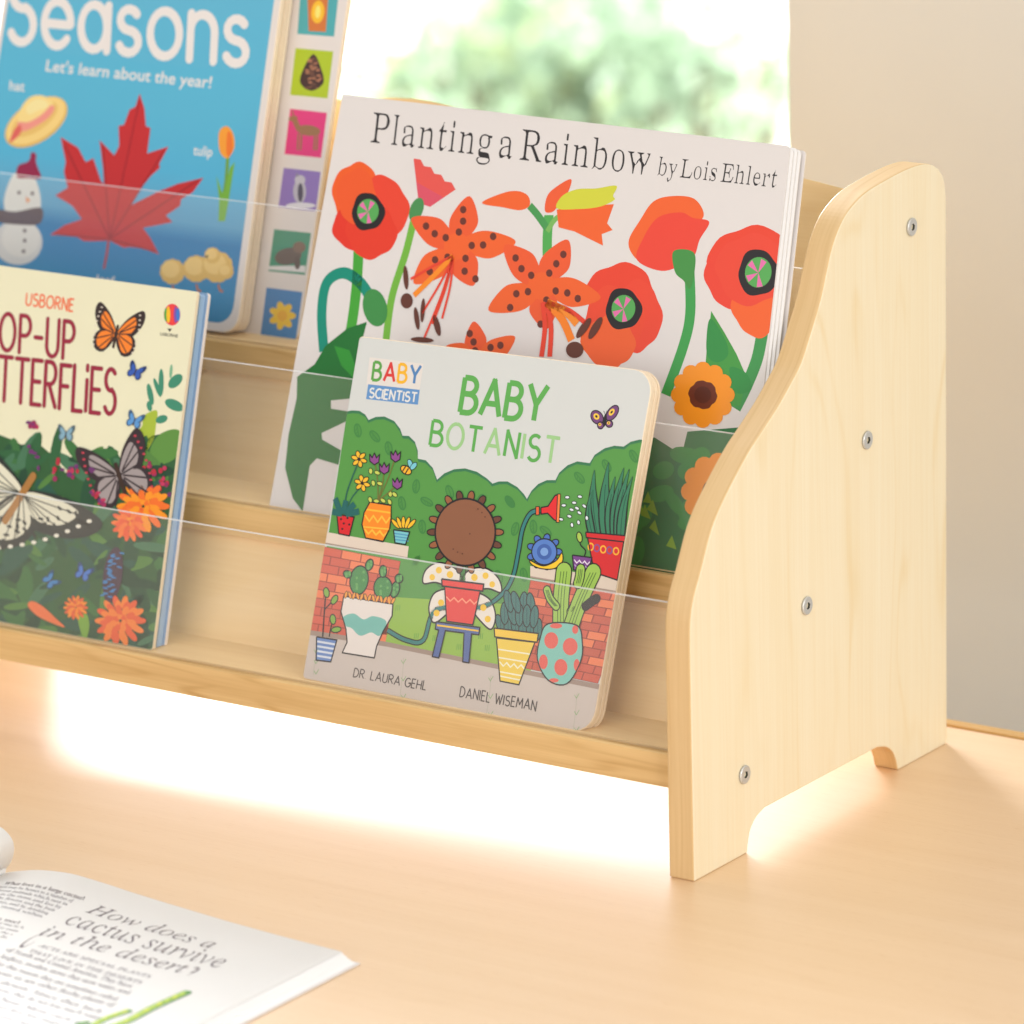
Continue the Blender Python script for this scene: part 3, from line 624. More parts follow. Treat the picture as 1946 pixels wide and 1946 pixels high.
# centre: one big brown sunflower growing in a red pot on a blue stool (our own drawing)
white = col(232, 225, 215); yel = col(240, 196, 50)
A.begin('printed_sunflower_stem', 30); A.curve([(818, 1180), (822, 1120), (830, 1000)], 26, BLACK); A.curve([(818, 1180), (822, 1120), (830, 1000)], 18, col(60, 130, 60)); A.end()
for sgn in (-1, 1):
    for (q, dots) in (([(0, 0), (40, -50), (110, -62), (165, -20), (175, 40), (120, 30), (50, 40)], ((55, -14, 15), (105, -28, 14), (135, 8, 13))), ([(0, 40), (60, 50), (125, 80), (150, 150), (130, 215), (80, 180), (25, 110)], ((55, 90, 15), (95, 120, 14), (115, 170, 14)))):
        A.begin('printed_spotted_leaf', 30); A.blob([(818+sgn*x*1.02, 1160+y+sgn*x*.12) for x, y in q], white, BLACK, 6)
        for (x, y, r) in dots: A.ell(818+sgn*x*1.02, 1160+y+sgn*x*.12, r, r*1.1, yel)
        A.end()
A.begin('printed_sunflower', 42)
for k in range(18): a_ = k*math.pi/9; A.ell(833+150*math.cos(a_), 945+166*math.sin(a_), 26, 15, col(104, 62, 44) if k % 2 else col(150, 92, 56), math.degrees(a_), BLACK, 4, 14)
A.ell(833, 945, 138, 154, col(140, 90, 62), 0, BLACK, 7, 40)
for j in range(1, 6):
    for k in range(j*6): a_ = k*2*math.pi/(j*6)+j*.3; A.ell(833+22*j*math.cos(a_), 945+25*j*math.sin(a_), 4, 4, col(104, 62, 44), 0, None, 4, 8)
A.end()
pot('printed_red_pot', [(738, 1180), (905, 1200), (868, 1370), (748, 1354)], col(226, 62, 58), lambda: [zig((746, 1250), (892, 1268), 8, 9, 5, col(246, 150, 120))], 62)
A.begin('printed_pot_rim', 70); q = [(725, 1160), (918, 1184), (914, 1216), (728, 1192)]; A.poly(q, col(226, 62, 58)); A.line(q+[q[0]], 6, BLACK); A.end()
pot('printed_blue_stool', [(700, 1356), (900, 1382), (896, 1416), (862, 1412), (850, 1545), (822, 1540), (828, 1408), (742, 1397), (712, 1522), (682, 1516), (712, 1394), (696, 1390)], col(82, 104, 160), lambda: [A.line([(704, 1372), (894, 1398)], 6, yel)], 66)
# front row of pots
A.begin('printed_seedling', 30); A.curve([(178, 1425), (185, 1320), (192, 1225)], 6, BLACK); A.curve([(208, 1425), (215, 1385), (225, 1350)], 5, BLACK); A.curve([(187, 1300), (215, 1270), (230, 1255)], 5, BLACK)
for (x, y, r) in [(195, 1222, 80), (232, 1255, -60), (225, 1345, 85), (240, 1392, -10)]: A.ell(x, y, 23, 13, col(128, 172, 66), r, BLACK, 4)
A.end()
pot('printed_striped_pot', [(150, 1425), (243, 1440), (215, 1540), (148, 1532)], col(104, 138, 196), lambda: [A.line([(153, 1446+k*22), (236-k*5, 1460+k*21)], 7, col(215, 222, 235)) for k in range(4)], 32)
A.begin('printed_cactus', 30)
for (x, y, a, b, r) in [(345, 1165, 42, 66, 8), (292, 1138, 20, 16, 30), (392, 1095, 17, 27, 20), (455, 1200, 42, 52, 0), (455, 1125, 17, 27, 0), (510, 1208, 20, 38, 15), (528, 1158, 18, 20, 0)]:
    A.ell(x, y, a, b, col(66, 138, 72), r, BLACK, 5)
    for k in range(6): A.ell(x+a*.5*math.cos(k*2.1), y+b*.6*math.sin(k*1.7), 6, 7, col(98, 164, 88), 0, None, 4, 8)
for x in range(285, 510, 18): A.ell(x, 1232+(x-285)*.13, 17, 7, col(236, 158, 60), 60+(x*37) % 70, BLACK, 2, 10)
A.end()
pot('printed_white_urn', [(275, 1238), (500, 1275), (496, 1330), (455, 1400), (425, 1470), (415, 1522), (268, 1498), (290, 1450), (285, 1390), (262, 1310)], col(230, 222, 216), lambda: A.blob([(272, 1335), (320, 1318), (365, 1345), (410, 1330), (470, 1355), (440, 1420), (400, 1405), (350, 1420), (310, 1385), (285, 1375)], col(116, 186, 176)), 34)
A.begin('printed_leafy_plant', 30); rr = random.Random(8)
for row in range(3):
    for k in range(6-row): x = 995+k*34+row*18; y = 1372-row*55; A.ell(x, y+k*4, 19, 52, col(62, 116, 112), rr.uniform(-12, 12)+(k-2.5)*5, BLACK, 4, 16); A.line([(x, y-38+k*4), (x, y+40+k*4)], 2.5, col(40, 80, 84))
A.end()
pot('printed_yellow_pot', [(975, 1430), (1152, 1450), (1078, 1645), (992, 1628)], col(238, 206, 80), lambda: [A.line([(983, 1482), (1132, 1505)], 5, col(250, 240, 210)), A.line([(986, 1520), (1118, 1542)], 5, col(250, 240, 210)), zig((990, 1548), (1105, 1565), 7, 9, 5, col(250, 240, 210)), A.line([(990, 1585), (1094, 1604)], 5, col(250, 240, 210)), A.line([(992, 1605), (1086, 1624)], 5, col(250, 240, 210))], 34)
A.begin('printed_yellow_pot_rim', 44); q = [(965, 1385), (1168, 1410), (1162, 1450), (968, 1425)]; A.poly(q, col(240, 200, 66)); A.line(q+[q[0]], 5, BLACK); A.end()
A.begin('printed_green_cactus', 44)
for pts, w in [([(1270, 1370), (1272, 1250), (1285, 1125)], 62), ([(1320, 1370), (1360, 1260), (1420, 1130)], 60), ([(1350, 1180), (1358, 1150), (1362, 1115)], 34), ([(1250, 1285), (1222, 1250), (1208, 1210)], 26), ([(1385, 1285), (1415, 1262), (1435, 1250)], 26), ([(1315, 1310), (1330, 1285)], 26)]:
    A.curve(pts, w+9, BLACK, caps=True); A.curve(pts, w, col(156, 196, 84), caps=True)
    for o in (-.22, 0, .22): A.curve([(x+o*w, y) for x, y in pts], 3, col(60, 96, 40))
A.end()
pot('printed_spotted_jar', [(1215, 1365), (1345, 1372), (1370, 1450), (1362, 1540), (1300, 1640), (1215, 1625), (1165, 1530), (1178, 1430)], col(128, 196, 184), lambda: [A.ell(x, y, a, b, col(226, 96, 84)) for x, y, a, b in ((1228, 1442, 32, 38), (1315, 1470, 34, 40), (1192, 1540, 20, 34), (1272, 1565, 30, 38), (1250, 1375, 28, 12), (1345, 1555, 14, 28), (1338, 1392, 14, 20), (1240, 1625, 22, 10))], 66, smooth=True)
# butterfly, bee, names
A.begin('printed_butterfly', 5)
for (x, y, a, b, r) in [(1436, 418, 26, 34, -35), (1506, 398, 22, 40, 35), (1452, 455, 14, 16, 0), (1492, 448, 16, 16, 0)]: A.ell(x, y, a, b, col(112, 66, 120), r, BLACK, 4); A.ell(x-3, y-4, a*.5, b*.45, col(246, 200, 70), r); A.ell(x-3, y-4, a*.2, b*.2, BLACK, r)
A.ell(1472, 432, 8, 30, BLACK, 8); A.line([(1474, 405), (1466, 388)], 2, BLACK); A.line([(1476, 405), (1482, 386)], 2, BLACK); A.end()
A.begin('printed_bee', 30); A.ell(580, 632, 11, 22, col(120, 200, 214), -20, BLACK, 2.5); A.ell(595, 642, 11, 20, col(120, 200, 214), 40, BLACK, 2.5); A.ell(560, 660, 27, 18, col(244, 180, 40), 35, BLACK, 4)
for t in (-8, 4): A.line([(560+t-8, 660+t+14), (560+t+8, 660+t-12)], 5, BLACK)
A.end()
gr, gr2 = col(92, 170, 80), col(156, 202, 138)
A.begin('title_lettering', 5, ); A.letters('BABY', (806, 392), (1185, 440), (832, 232), .165, gr, gap=.20, jit=.015); A.end()
A.begin('title_lettering', 5); A.letters('BOTANIST', (668, 545), (1250, 632), (684, 432), .145, [gr, gr2, gr, gr2, gr, gr2, gr, gr2], gap=.24, jit=.015); A.end()
A.begin('series_label', 4); A.poly([(392, 142), (640, 172), (622, 290), (378, 268)], col(224, 218, 212)); A.poly([(386, 266), (622, 292), (614, 360), (376, 334)], col(96, 146, 200))
A.letters('BABY', (404, 246), (618, 264), (414, 164), .17, [col(90, 160, 70), col(214, 56, 52), col(240, 180, 40), col(80, 130, 184)], gap=.24); A.letters('SCIENTIST', (390, 326), (606, 349), (396, 284), .20, col(226, 226, 224), gap=.20); A.end()
A.begin('author_lettering', 34); A.letters('DR. LAURA GEHL', (318, 1608), (650, 1670), (326, 1568), .125, col(70, 64, 62), gap=.22, jit=.03); A.end()
A.begin('author_lettering', 34); A.letters('DANIEL WISEMAN', (806, 1700), (1155, 1765), (813, 1655), .125, col(70, 64, 62), gap=.22, jit=.03); A.end()
# ================================================================ large white paperback, middle tier
PR = Plane((-.3024, .0710, .1276), .334)
rq = [PR.uv(511, 965), PR.uv(1410, 1114), PR.uv(1502, 277.5), PR.uv(651, 179)]
rb = thing('paperback_book', 'large white picture paperback with red and orange flowers standing in the middle tier', 'book', (-.16, .1, .128))
ro = rquad(rq, [.001, .002, .002, .001]); fc = slab('front_cover', PR, ro, 0, -.0004, [M['white_cover'], M['page_edge']], rb, 0)
for k in range(3): slab('page', PR, [(a+(.0017*(k+1) if a > .1 else 0), b+(.0006*(k % 2)-.0012)) for a, b in ro], -.0006-.0008*k, -.0011-.0008*k, [M['paper'], M['page_edge']], rb, 0)
slab('back_cover', PR, [(a+(.0068 if a > .1 else 0), b-.0012) for a, b in ro], -.0040, -.0044, [M['white_cover'], M['page_edge']], rb, 0)
A = Art(PR, fc, inset(ro, .0003)); A.view(600, 150, .51760)
red, org, dred, grn, dgrn, lime, teal, brn, pink = col(228, 66, 42), col(235, 98, 40), col(222, 50, 30), col(74, 160, 60), col(40, 120, 50), col(206, 208, 60), col(0, 138, 116), col(96, 50, 36), col(226, 112, 170)
def poppy(name, x, y, rx, ry, cx, cy, cr, petals, base=6):
    A.begin(name, base)
    for (px, py, a, b, r, c) in petals: A.wavy(px, py, 1, c, .045, 4, r*.05, a, b)
    A.wavy(cx, cy, 1, BLACK, .05, 3, 1, cr, cr*1.15); A.ell(cx, cy-2, cr*.66, cr*.76, col(84, 166, 84), 10)
    for k in range(4):
        a = 1.2+k*1.25; A.poly([(cx, cy), (cx+cr*.62*math.cos(a), cy+cr*.72*math.sin(a)), (cx+cr*.62*math.cos(a+.5), cy+cr*.72*math.sin(a+.5))], pink)
    A.end()
A.begin('printed_stems', 1)
A.curve([(158, 600), (150, 760), (125, 940), (80, 1100)], 34, col(64, 160, 50)); A.nxt(); A.curve([(362, 510), (330, 640), (280, 800), (258, 960)], 24, col(112, 178, 60)); 
A.nxt(); A.curve([(1372, 700), (1375, 860), (1350, 980), (1285, 1160)], 34, col(60, 156, 76)); A.nxt(); A.curve([(1640, 930), (1620, 1030), (1580, 1130), (1540, 1210)], 40, col(60, 146, 76))
A.nxt(); A.curve([(852, 690), (850, 590), (856, 500)], 32, col(80, 168, 80)); A.curve([(850, 550), (815, 500), (785, 465)], 22, col(70, 150, 80)); A.curve([(850, 560), (875, 520), (900, 500)], 16, col(120, 180, 90))
A.nxt(); A.curve([(30, 1000), (22, 860), (40, 750), (100, 712), (160, 745), (200, 800)], 32, teal); A.end()
A.begin('printed_seed_pod', 14); A.ell(218, 840, 44, 70, col(60, 140, 70), -12); A.end()
poppy('printed_poppy', 200, 480, 0, 0, 192, 488, 60, [(150, 425, 88, 118, 0, col(234, 92, 30)), (240, 480, 100, 122, 30, red), (160, 540, 96, 96, 50, dred), (205, 560, 92, 100, 10, col(224, 56, 32)), (150, 430, 72, 100, 0, col(232, 88, 34))])
A.begin('printed_carnation', 6)
fr = [(378, 455), (360, 300)]+[(360+k*19+(6 if k % 2 else 0), 292+k*14-(10 if k % 2 else 0)) for k in range(9)]+[(515, 405), (420, 470)]; A.poly(fr, col(214, 80, 100)); A.poly([(372, 380), (360, 300)]+[(360+k*19+(6 if k % 2 else 0), 292+k*14-(10 if k % 2 else 0)) for k in range(9)]+[(515, 405), (470, 435)], col(224, 84, 76)); A.ell(370, 480, 24, 46, col(70, 140, 80), 20); A.end()
def lily(name, x, y, R0, rot, spots, base=10, petals=5):
    A.begin(name, base)
    for k in range(petals):
        a = math.radians(rot+k*360/petals); d = np.array([math.cos(a), math.sin(a)]); n = np.array([-d[1], d[0]]); L = R0*(1+.18*math.sin(k*2.3)); w = R0*.30
        c = np.array([x, y]); A.blob([tuple(c-d*12), tuple(c+d*L*.3+n*w*.75), tuple(c+d*L*.6+n*w*.95), tuple(c+d*L+n*w*.1), tuple(c+d*L*.62-n*w*.72), tuple(c+d*L*.3-n*w*.75)], org if k % 2 else col(232, 90, 44))
    A.ell(x, y, R0*.26, R0*.26, org)
    rr = random.Random(spots)
    for k in range(petals):
        for j in range(3): a = math.radians(rot+k*360/petals+rr.uniform(-11, 11)); L = R0*(.28+.22*j); A.ell(x+L*math.cos(a), y+L*math.sin(a), 12, 14, col(104, 48, 36), 0, None, 4, 12)
    A.end()
lily('printed_lily', 520, 615, 190, -78, 3, 10); lily('printed_lily', 830, 760, 195, -62, 5, 10)
A.begin('printed_stamens', 44)
for (x0, y0, x1, y1, c, w) in [(505, 650, 350, 735, red, 8), (505, 650, 362, 795, col(246, 140, 30), 16), (505, 655, 392, 860, red, 7), (505, 655, 430, 900, red, 7), (505, 655, 465, 880, red, 7), (505, 655, 400, 950, red, 7), (835, 820, 830, 1020, red, 16), (850, 820, 860, 1020, red, 16), (850, 820, 990, 895, red, 14), (850, 820, 960, 900, col(250, 140, 40), 22), (850, 820, 940, 960, col(246, 130, 30), 24)]:
    A.curve([(x0, y0), ((x0+x1)/2+10, (y0+y1)/2-8), (x1, y1)], w, c); A.nxt('printed_stamen')
for (x, y, a, b, r) in [(332, 730, 9, 44, -4), (335, 815, 22, 28, 0), (372, 880, 9, 42, -8), (394, 850, 8, 44, 4), (446, 905, 11, 40, -14), (392, 958, 42, 10, 4), (985, 915, 14, 44, 35), (1028, 915, 14, 46, 30), (952, 995, 32, 30, 0)]: A.ell(x, y, a, b, brn, r); A.nxt('printed_stamen')

lily('printed_lily', 590, 1040, 150, -95, 9, 10, 6)
A.begin('printed_bud', 8); A.blob([(610, 455), (690, 418), (745, 412), (780, 430), (785, 465), (750, 482), (690, 472)], org); A.blob([(842, 485), (850, 430), (885, 395), (938, 368), (925, 420), (895, 460), (870, 488)], col(232, 92, 48))
A.poly([(885, 480), (960, 468), (1095, 460), (1070, 530), (1090, 555), (1050, 570), (1055, 612), (1010, 590), (950, 560), (892, 545)], org); A.blob([(885, 475), (905, 430), (960, 405), (1030, 402), (1104, 392), (1092, 428), (1096, 445), (1040, 470), (960, 478)], lime); A.end()
poppy('printed_poppy', 1130, 860, 0, 0, 1130, 845, 66, [(1120, 800, 128, 124, 0, red), (1180, 870, 90, 130, 20, col(230, 70, 46)), (1075, 950, 98, 112, 40, org), (1100, 880, 110, 120, 60, col(230, 72, 44)), (1080, 965, 92, 98, 10, col(235, 96, 44))])
A.begin('printed_side_poppy', 6); A.blob([(1160, 640), (1150, 590), (1190, 520), (1240, 450), (1310, 430), (1390, 440), (1425, 500), (1380, 540), (1250, 620), (1200, 670)], org)
A.blob([(1180, 665), (1200, 590), (1255, 510), (1340, 490), (1385, 510), (1445, 525), (1410, 590), (1390, 650), (1350, 680), (1270, 705)], col(230, 68, 50)); A.blob([(1310, 640), (1345, 625), (1390, 640), (1392, 700), (1375, 770), (1350, 740), (1320, 710)], col(66, 142, 66)); A.end()
poppy('printed_poppy', 1590, 740, 0, 0, 1625, 712, 74, [(1600, 690, 160, 150, 0, red), (1530, 720, 100, 120, 20, col(228, 66, 46)), (1625, 830, 96, 116, 30, org), (1600, 700, 130, 130, 5, col(229, 70, 48))])
A.begin('printed_leaf', 4); A.poly([(1452, 852), (1500, 930), (1545, 1010), (1580, 1090), (1560, 1200), (1420, 1200), (1435, 1000)], col(66, 150, 64)); A.blob([(1450, 880), (1500, 950), (1515, 1010), (1480, 1040), (1440, 1020), (1435, 950)], col(48, 140, 66)); A.blob([(1520, 1060), (1580, 1080), (1600, 1140), (1540, 1150)], col(48, 140, 66)); A.end()
def daisy(name, x, y, r, rc):
    A.begin(name, 30)
    for k in range(12): a = k*math.pi/6; A.ell(x+r*.78*math.cos(a), y+r*.82*math.sin(a), r*.27, r*.27, col(242, 148, 30), 0, None, 4, 14)
    A.ell(x, y, r*.82, r*.86, col(242, 148, 30)); A.wavy(x, y, rc, col(104, 44, 26), .04, 6); A.ell(x, y, rc*.6, rc*.6, col(84, 36, 24)); A.end()
daisy('printed_daisy', 1422, 1160, 112, 52)
A.view(1200, 280, .7350)
daisy('printed_daisy', 225, 890, 92, 40)
A.begin('printed_leafy_ground', 12); A.poly([(-220, 830), (20, 760), (60, 750), (130, 795), (145, 735), (330, 720), (330, 900), (220, 1140), (-240, 1140)], col(28, 108, 54))
rr = random.Random(3)
for k in range(26): A.ell(rr.uniform(-40, 260), rr.uniform(790, 1090), rr.uniform(22, 44), rr.uniform(14, 26), col(44, 136, 58), rr.uniform(0, 180), None, 4, 14)
for k in range(12): x, y = rr.uniform(-20, 200), rr.uniform(790, 1080); A.poly([(x, y), (x+rr.uniform(8, 20), y+rr.uniform(30, 60)), (x-rr.uniform(6, 18), y+rr.uniform(20, 50))], col(130, 170, 36))
A.end()
A.view(540, 620, .41418)
A.begin('printed_big_leaf', 12)
A.poly([(60, 232), (140, 175), (190, 90), (290, 10), (380, -20), (345, 120), (320, 200), (330, 330), (215, 340), (215, 378), (290, 390), (320, 420), (172, 490), (175, 520), (280, 580), (330, 640), (330, 660), (150, 606), (118, 640), (85, 850), (40, 790), (5, 650), (20, 500), (58, 330)], col(24, 112, 44))
A.poly([(230, 90), (300, 110), (350, 240), (325, 245), (262, 180)], col(46, 148, 50)); A.end()
A.view(600, 150, .51760)
A.begin('title_lettering', 6)
A.text('Planting a Rainbow', (200, 232), (1222, 352), (213, 119), INK, 'serif', 0, .046); A.text('by Lois Ehlert', (1252, 352), (1690, 399), (1263, 283), INK, 'serif', 0, .046); A.end()
# ================================================================ picture book, top tier, with tabs
PS = Plane((-.62, .1300, .1972), .330)
sb_ = thing('tabbed_board_book', 'large blue board book about the seasons with picture tabs down its right side', 'book', (-.49, .15, .197))
x0b = PS.uv(449, 632)[0]; xr = x0b+.0005; xt = PS.uv(536, 0)[0]
xl = PS.uv(3, 20)[0]; sq = [(xl, 0), (xr, .0005), (PS.uv(541, -60)[0]-.001, .24), (xl, .24)]
so = rquad(sq, [.006, .010, .010, .006]); fc = slab('front_cover', PS, so, 0, -.0022, [M['rim_cover'], M['board_core']], sb_)
for k in range(5): slab('board_page', PS, [(a-.0008-.0006*((k*2) % 3), b) for a, b in so], -.0024-.0021*k, -.0043-.0021*k, [M['board_core']], sb_, .0004)
PT = Plane(PS.P(0, 0, -.0134), .330)
tq = [(xl+.002, 0), (PT.uv(567, 652)[0], .0), (PT.uv(668, -60)[0], .24), (xl+.002, .24)]
to = rquad(tq, [.004, .009, .009, .004]); tp = slab('tab_page', PT, to, 0, -.0022, [M['rim_cover'], M['board_core']], sb_)
slab('back_cover', PT, [(a-.001, b) for a, b in to], -.0024, -.0048, [M['board_core']], sb_, .0004)
A = Art(PS, fc, inset([(a-.0045*(a > .14)+.0035*(a < .14), b+.0045*(b < .1)) for a, b in so], .0002)); A.view(0, 0, .36232)
A.begin('printed_blue_field', 1)
vs_ = [.0, .02, .03, .045, .055, .066, .08, .11, .25]; cs_ = [(24, 128, 178), (30, 138, 190), (36, 130, 184), (40, 126, 180), (92, 164, 202), (96, 172, 208), (84, 178, 214), (88, 180, 212), (104, 180, 210)]
for i in range(len(vs_)-1):
    n_ = 5
    for k in range(n_):
        t = k/n_; c = tuple(cs_[i][j]*(1-t)+cs_[i+1][j]*t for j in range(3)); va = vs_[i]+(vs_[i+1]-vs_[i])*t; vb = vs_[i]+(vs_[i+1]-vs_[i])*(k+1)/n_
        s_h = A.k; A.add([(0, va), (.4, va), (.4, vb), (0, vb)], col(*c)); A.k = s_h
A.end()
wt = col(232, 226, 222)
A.begin('title_lettering', 4); A.letters('Seasons', (45, 215), (1290, 338), (62, -125), .142, wt, True, .24, ['S', 'e_', 'a_', 's_', 'o_', 'n_', 's_']); A.end()
A.begin('subtitle_lettering', 4); A.text("Let's learn about the year!", (238, 372), (1105, 462), (248, 312), wt, 'sans', .012); A.nxt('caption_lettering'); A.text('hat', (48, 472), (128, 480), (52, 420), wt, 'sans', .012); A.nxt('caption_lettering'); A.text('tulip', (1012, 812), (1112, 822), (1018, 760), wt, 'sans', .012); A.nxt('caption_lettering'); A.text('leaf', (505, 1480), (600, 1492), (510, 1440), wt, 'sans', .012); A.end()
A.begin('printed_hat', 4); A.ell(190, 640, 186, 104, col(226, 184, 100), -34); A.ell(188, 634, 176, 94, col(244, 210, 130), -34); A.ell(182, 626, 140, 62, col(232, 192, 108), -34)
A.blob([(95, 672), (100, 590), (150, 515), (215, 500), (262, 525), (285, 565), (255, 610), (190, 650), (130, 680)], col(246, 216, 140)); A.blob([(140, 560), (190, 520), (240, 530), (250, 560), (200, 580), (150, 600)], col(250, 226, 160))
A.blob([(92, 672), (98, 640), (150, 640), (220, 600), (268, 552), (286, 572), (250, 622), (185, 664), (120, 690)], col(238, 150, 136)); A.blob([(50, 745), (75, 680), (105, 655), (112, 690), (80, 730)], col(222, 100, 92)); A.end()
A.begin('printed_leaf', 4)
lf = [(733, 490), (758, 570), (765, 660), (790, 672), (772, 805), (885, 768), (835, 860), (840, 880), (790, 925), (730, 1000), (690, 1075), (840, 1000), (870, 990), (930, 965), (1068, 932), (1010, 1010), (950, 1045), (945, 1080), (870, 1130), (905, 1165), (750, 1195), (790, 1250), (835, 1335), (750, 1305), (680, 1295), (650, 1300), (575, 1262), (500, 1265), (440, 1265), (400, 1240), (262, 1232), (340, 1180), (430, 1150), (380, 1080), (290, 1025), (355, 985), (335, 900), (345, 850), (318, 718), (410, 775), (450, 850), (490, 830), (530, 950), (545, 965), (540, 880), (522, 735), (600, 815), (625, 765), (622, 660), (650, 655), (680, 575), (710, 560)]
A.poly(lf, col(196, 40, 44))
for q in [(733, 520), (1040, 945), (340, 760), (290, 1228), (820, 1320), (860, 790), (540, 760)]: A.line([(575, 1255), q], 7, col(160, 26, 36), taper=lambda t: 1-.7*t)
A.curve([(570, 1255), (562, 1320), (545, 1410)], 12, col(176, 60, 66)); A.end()
A.begin('printed_tulip', 4); A.curve([(1160, 1160), (1170, 1050), (1185, 950), (1195, 820)], 16, col(110, 160, 60)); A.poly([(1145, 1160), (1180, 1160), (1200, 1050), (1232, 850), (1205, 880), (1180, 1000), (1165, 1010), (1135, 920), (1150, 1050)], col(118, 176, 60))
A.blob([(1150, 780), (1150, 690), (1190, 662), (1222, 700), (1230, 770), (1200, 826), (1172, 822)], col(246, 158, 50)); A.blob([(1188, 800), (1192, 700), (1212, 700), (1222, 770), (1205, 820)], col(238, 120, 40)); A.end()
A.begin('printed_snowman', 4); A.ell(95, 1270, 128, 120, col(212, 212, 210)); A.ell(110, 1250, 100, 100, col(224, 222, 216)); A.blob([(20, 1060), (60, 930), (110, 900), (180, 930), (215, 1060), (180, 1160), (60, 1160)], col(222, 222, 216))
A.blob([(90, 930), (95, 870), (150, 845), (165, 800), (190, 810), (190, 855), (215, 920), (205, 940), (150, 935)], col(150, 30, 72)); A.blob([(-20, 1100), (80, 1110), (215, 1090), (212, 1170), (120, 1180), (-20, 1160)], col(88, 72, 80)); 
for (x, y) in [(100, 1010), (170, 1015), (130, 1210), (130, 1262), (124, 1318)]: A.ell(x, y, 9, 10, col(80, 60, 70))
A.poly([(135, 1030), (160, 1050), (140, 1065)], col(226, 140, 70)); A.end()
A.begin('printed_chicks', 4)
for (x, y, r) in [(905, 1425, 66), (1030, 1410, 70), (1140, 1400, 82), (1115, 1340, 42), (1185, 1425, 40)]: A.wavy(x, y, r, col(226, 184, 96), .03, 11); A.ell(x-r*.15, y-r*.2, r*.72, r*.68, col(240, 204, 124))
for (x, y) in [(905, 1495), (1030, 1490), (1145, 1490)]: A.line([(x, y), (x+8, y+32), (x+26, y+40)], 9, col(190, 110, 60))
A.ell(1085, 1345, 7, 7, BLACK); A.end()
A = Art(PT, tp, to); A.view(0, 0, .36232)
tabs = [('printed_tab_jar', [(1578, -70), (1778, -50), (1752, 192), (1560, 178)], (80, 170, 176)), ('printed_tab_pine_cone', [(1550, 252), (1748, 270), (1718, 516), (1522, 498)], (176, 198, 44)), ('printed_tab_deer', [(1522, 570), (1715, 592), (1684, 828), (1492, 808)], (226, 66, 130)),
        ('printed_tab_fox', [(1488, 880), (1682, 902), (1656, 1110), (1460, 1086)], (148, 124, 190)), ('printed_tab_bear', [(1438, 1202), (1632, 1222), (1600, 1442), (1408, 1422)], (48, 142, 110)), ('printed_tab_daffodil', [(1398, 1508), (1586, 1532), (1552, 1784), (1366, 1760)], (60, 130, 190))]
for nm, q, c in tabs:
    A.begin(nm, 1); A.poly(q, col(*c)); cx = sum(p[0] for p in q)/4; cy = sum(p[1] for p in q)/4; r = random.Random(nm)
    if 'jar' in nm: A.poly([(cx-55, cy-95), (cx+55, cy-90), (cx+42, cy+105), (cx-48, cy+100)], col(210, 120, 60)); A.ell(cx, cy, 34, 60, col(246, 190, 50), 5); A.ell(cx, cy, 14, 34, col(252, 230, 120), 5)
    if 'cone' in nm:
        A.blob([(cx+10, cy-100), (cx+48, cy-30), (cx+62, cy+50), (cx, cy+92), (cx-60, cy+50), (cx-40, cy-30)], col(70, 46, 44))
        for k in range(34): y_ = r.uniform(-80, 80); w_ = 12+42*min(1, (y_+100)/150); A.ell(cx+4+r.uniform(-w_, w_), cy+y_, 12, 6, col(176, 120, 92) if k % 2 else col(112, 76, 62), r.uniform(-30, 30), None, 4, 8)
    if 'deer' in nm:
        b_ = col(158, 116, 84); A.ell(cx+15, cy-15, 62, 28, b_, 6); A.line([(cx-35, cy-20), (cx-60, cy-75)], 24, b_); A.ell(cx-66, cy-78, 24, 14, b_, -10); A.line([(cx-60, cy-88), (cx-72, cy-120)], 6, b_)
        for dx in (-38, -22, 48, 62): A.line([(cx+dx, cy), (cx+dx-4, cy+88)], 9, b_)
    if 'fox' in nm: A.ell(cx, cy+10, 34, 62, col(190, 186, 196)); A.ell(cx+2, cy-50, 28, 26, col(200, 196, 204)); A.ell(cx+4, cy+15, 14, 50, col(90, 84, 100)); A.ell(cx+6, cy+84, 78, 16, col(224, 220, 226)); A.poly([(cx-22, cy-66), (cx-14, cy-92), (cx-4, cy-70)], col(150, 146, 160))
    if 'bear' in nm: A.poly([(q[3][0], q[3][1]-26), (cx-20, cy+72), (q[2][0]+2, q[2][1]-48), (q[2][0], q[2][1]-12), (q[3][0], q[3][1]-8)], col(222, 220, 218)); A.ell(cx-8, cy+22, 72, 44, col(96, 80, 70), -12); A.ell(cx+50, cy-25, 34, 30, col(120, 94, 76)); A.ell(cx+40, cy+55, 16, 36, col(88, 72, 64))
    if 'daffodil' in nm:
        for k in range(7): a = k*.9; A.ell(cx+5+38*math.cos(a), cy+10+42*math.sin(a), 34, 20, col(244, 200, 30), math.degrees(a))
        A.ell(cx+5, cy+10, 26, 28, col(240, 176, 24))
    A.end()
# ================================================================ pop-up butterfly book, front tier left
PF = Plane((-.62, .0140, .0597), .285)
pq = [(.052, 0), (PF.uv(290, 1233.5)[0], 0), (PF.uv(375, 554.5)[0], PF.uv(375, 554.5)[1]), (.052, PF.uv(375, 554.5)[1])]
pb = thing('pop_up_book', 'cream and green butterfly book with thick pop-up pages at the left of the front tier', 'book', (-.47, .03, .06))
po = rquad(pq, [.0006, .0016, .0016, .0006]); fc = slab('front_cover', PF, po, 0, -.0022, [M['cream_cover'], M['cream_edge']], pb)
slab('page_block', PF, [(a-.0035*(a > .1), b) for a, b in po], -.0024, -.0044, [M['page_edge']], pb)
slab('page_block', PF, [(a-.0012*(a > .1), b-.001*(b > .1)) for a, b in po], -.0048, -.0088, [M['blue_page'], M['blue_page']], pb)
slab('back_cover', PF, po, -.0092, -.0114, [M['blue_page'], M['rim_cover']], pb)
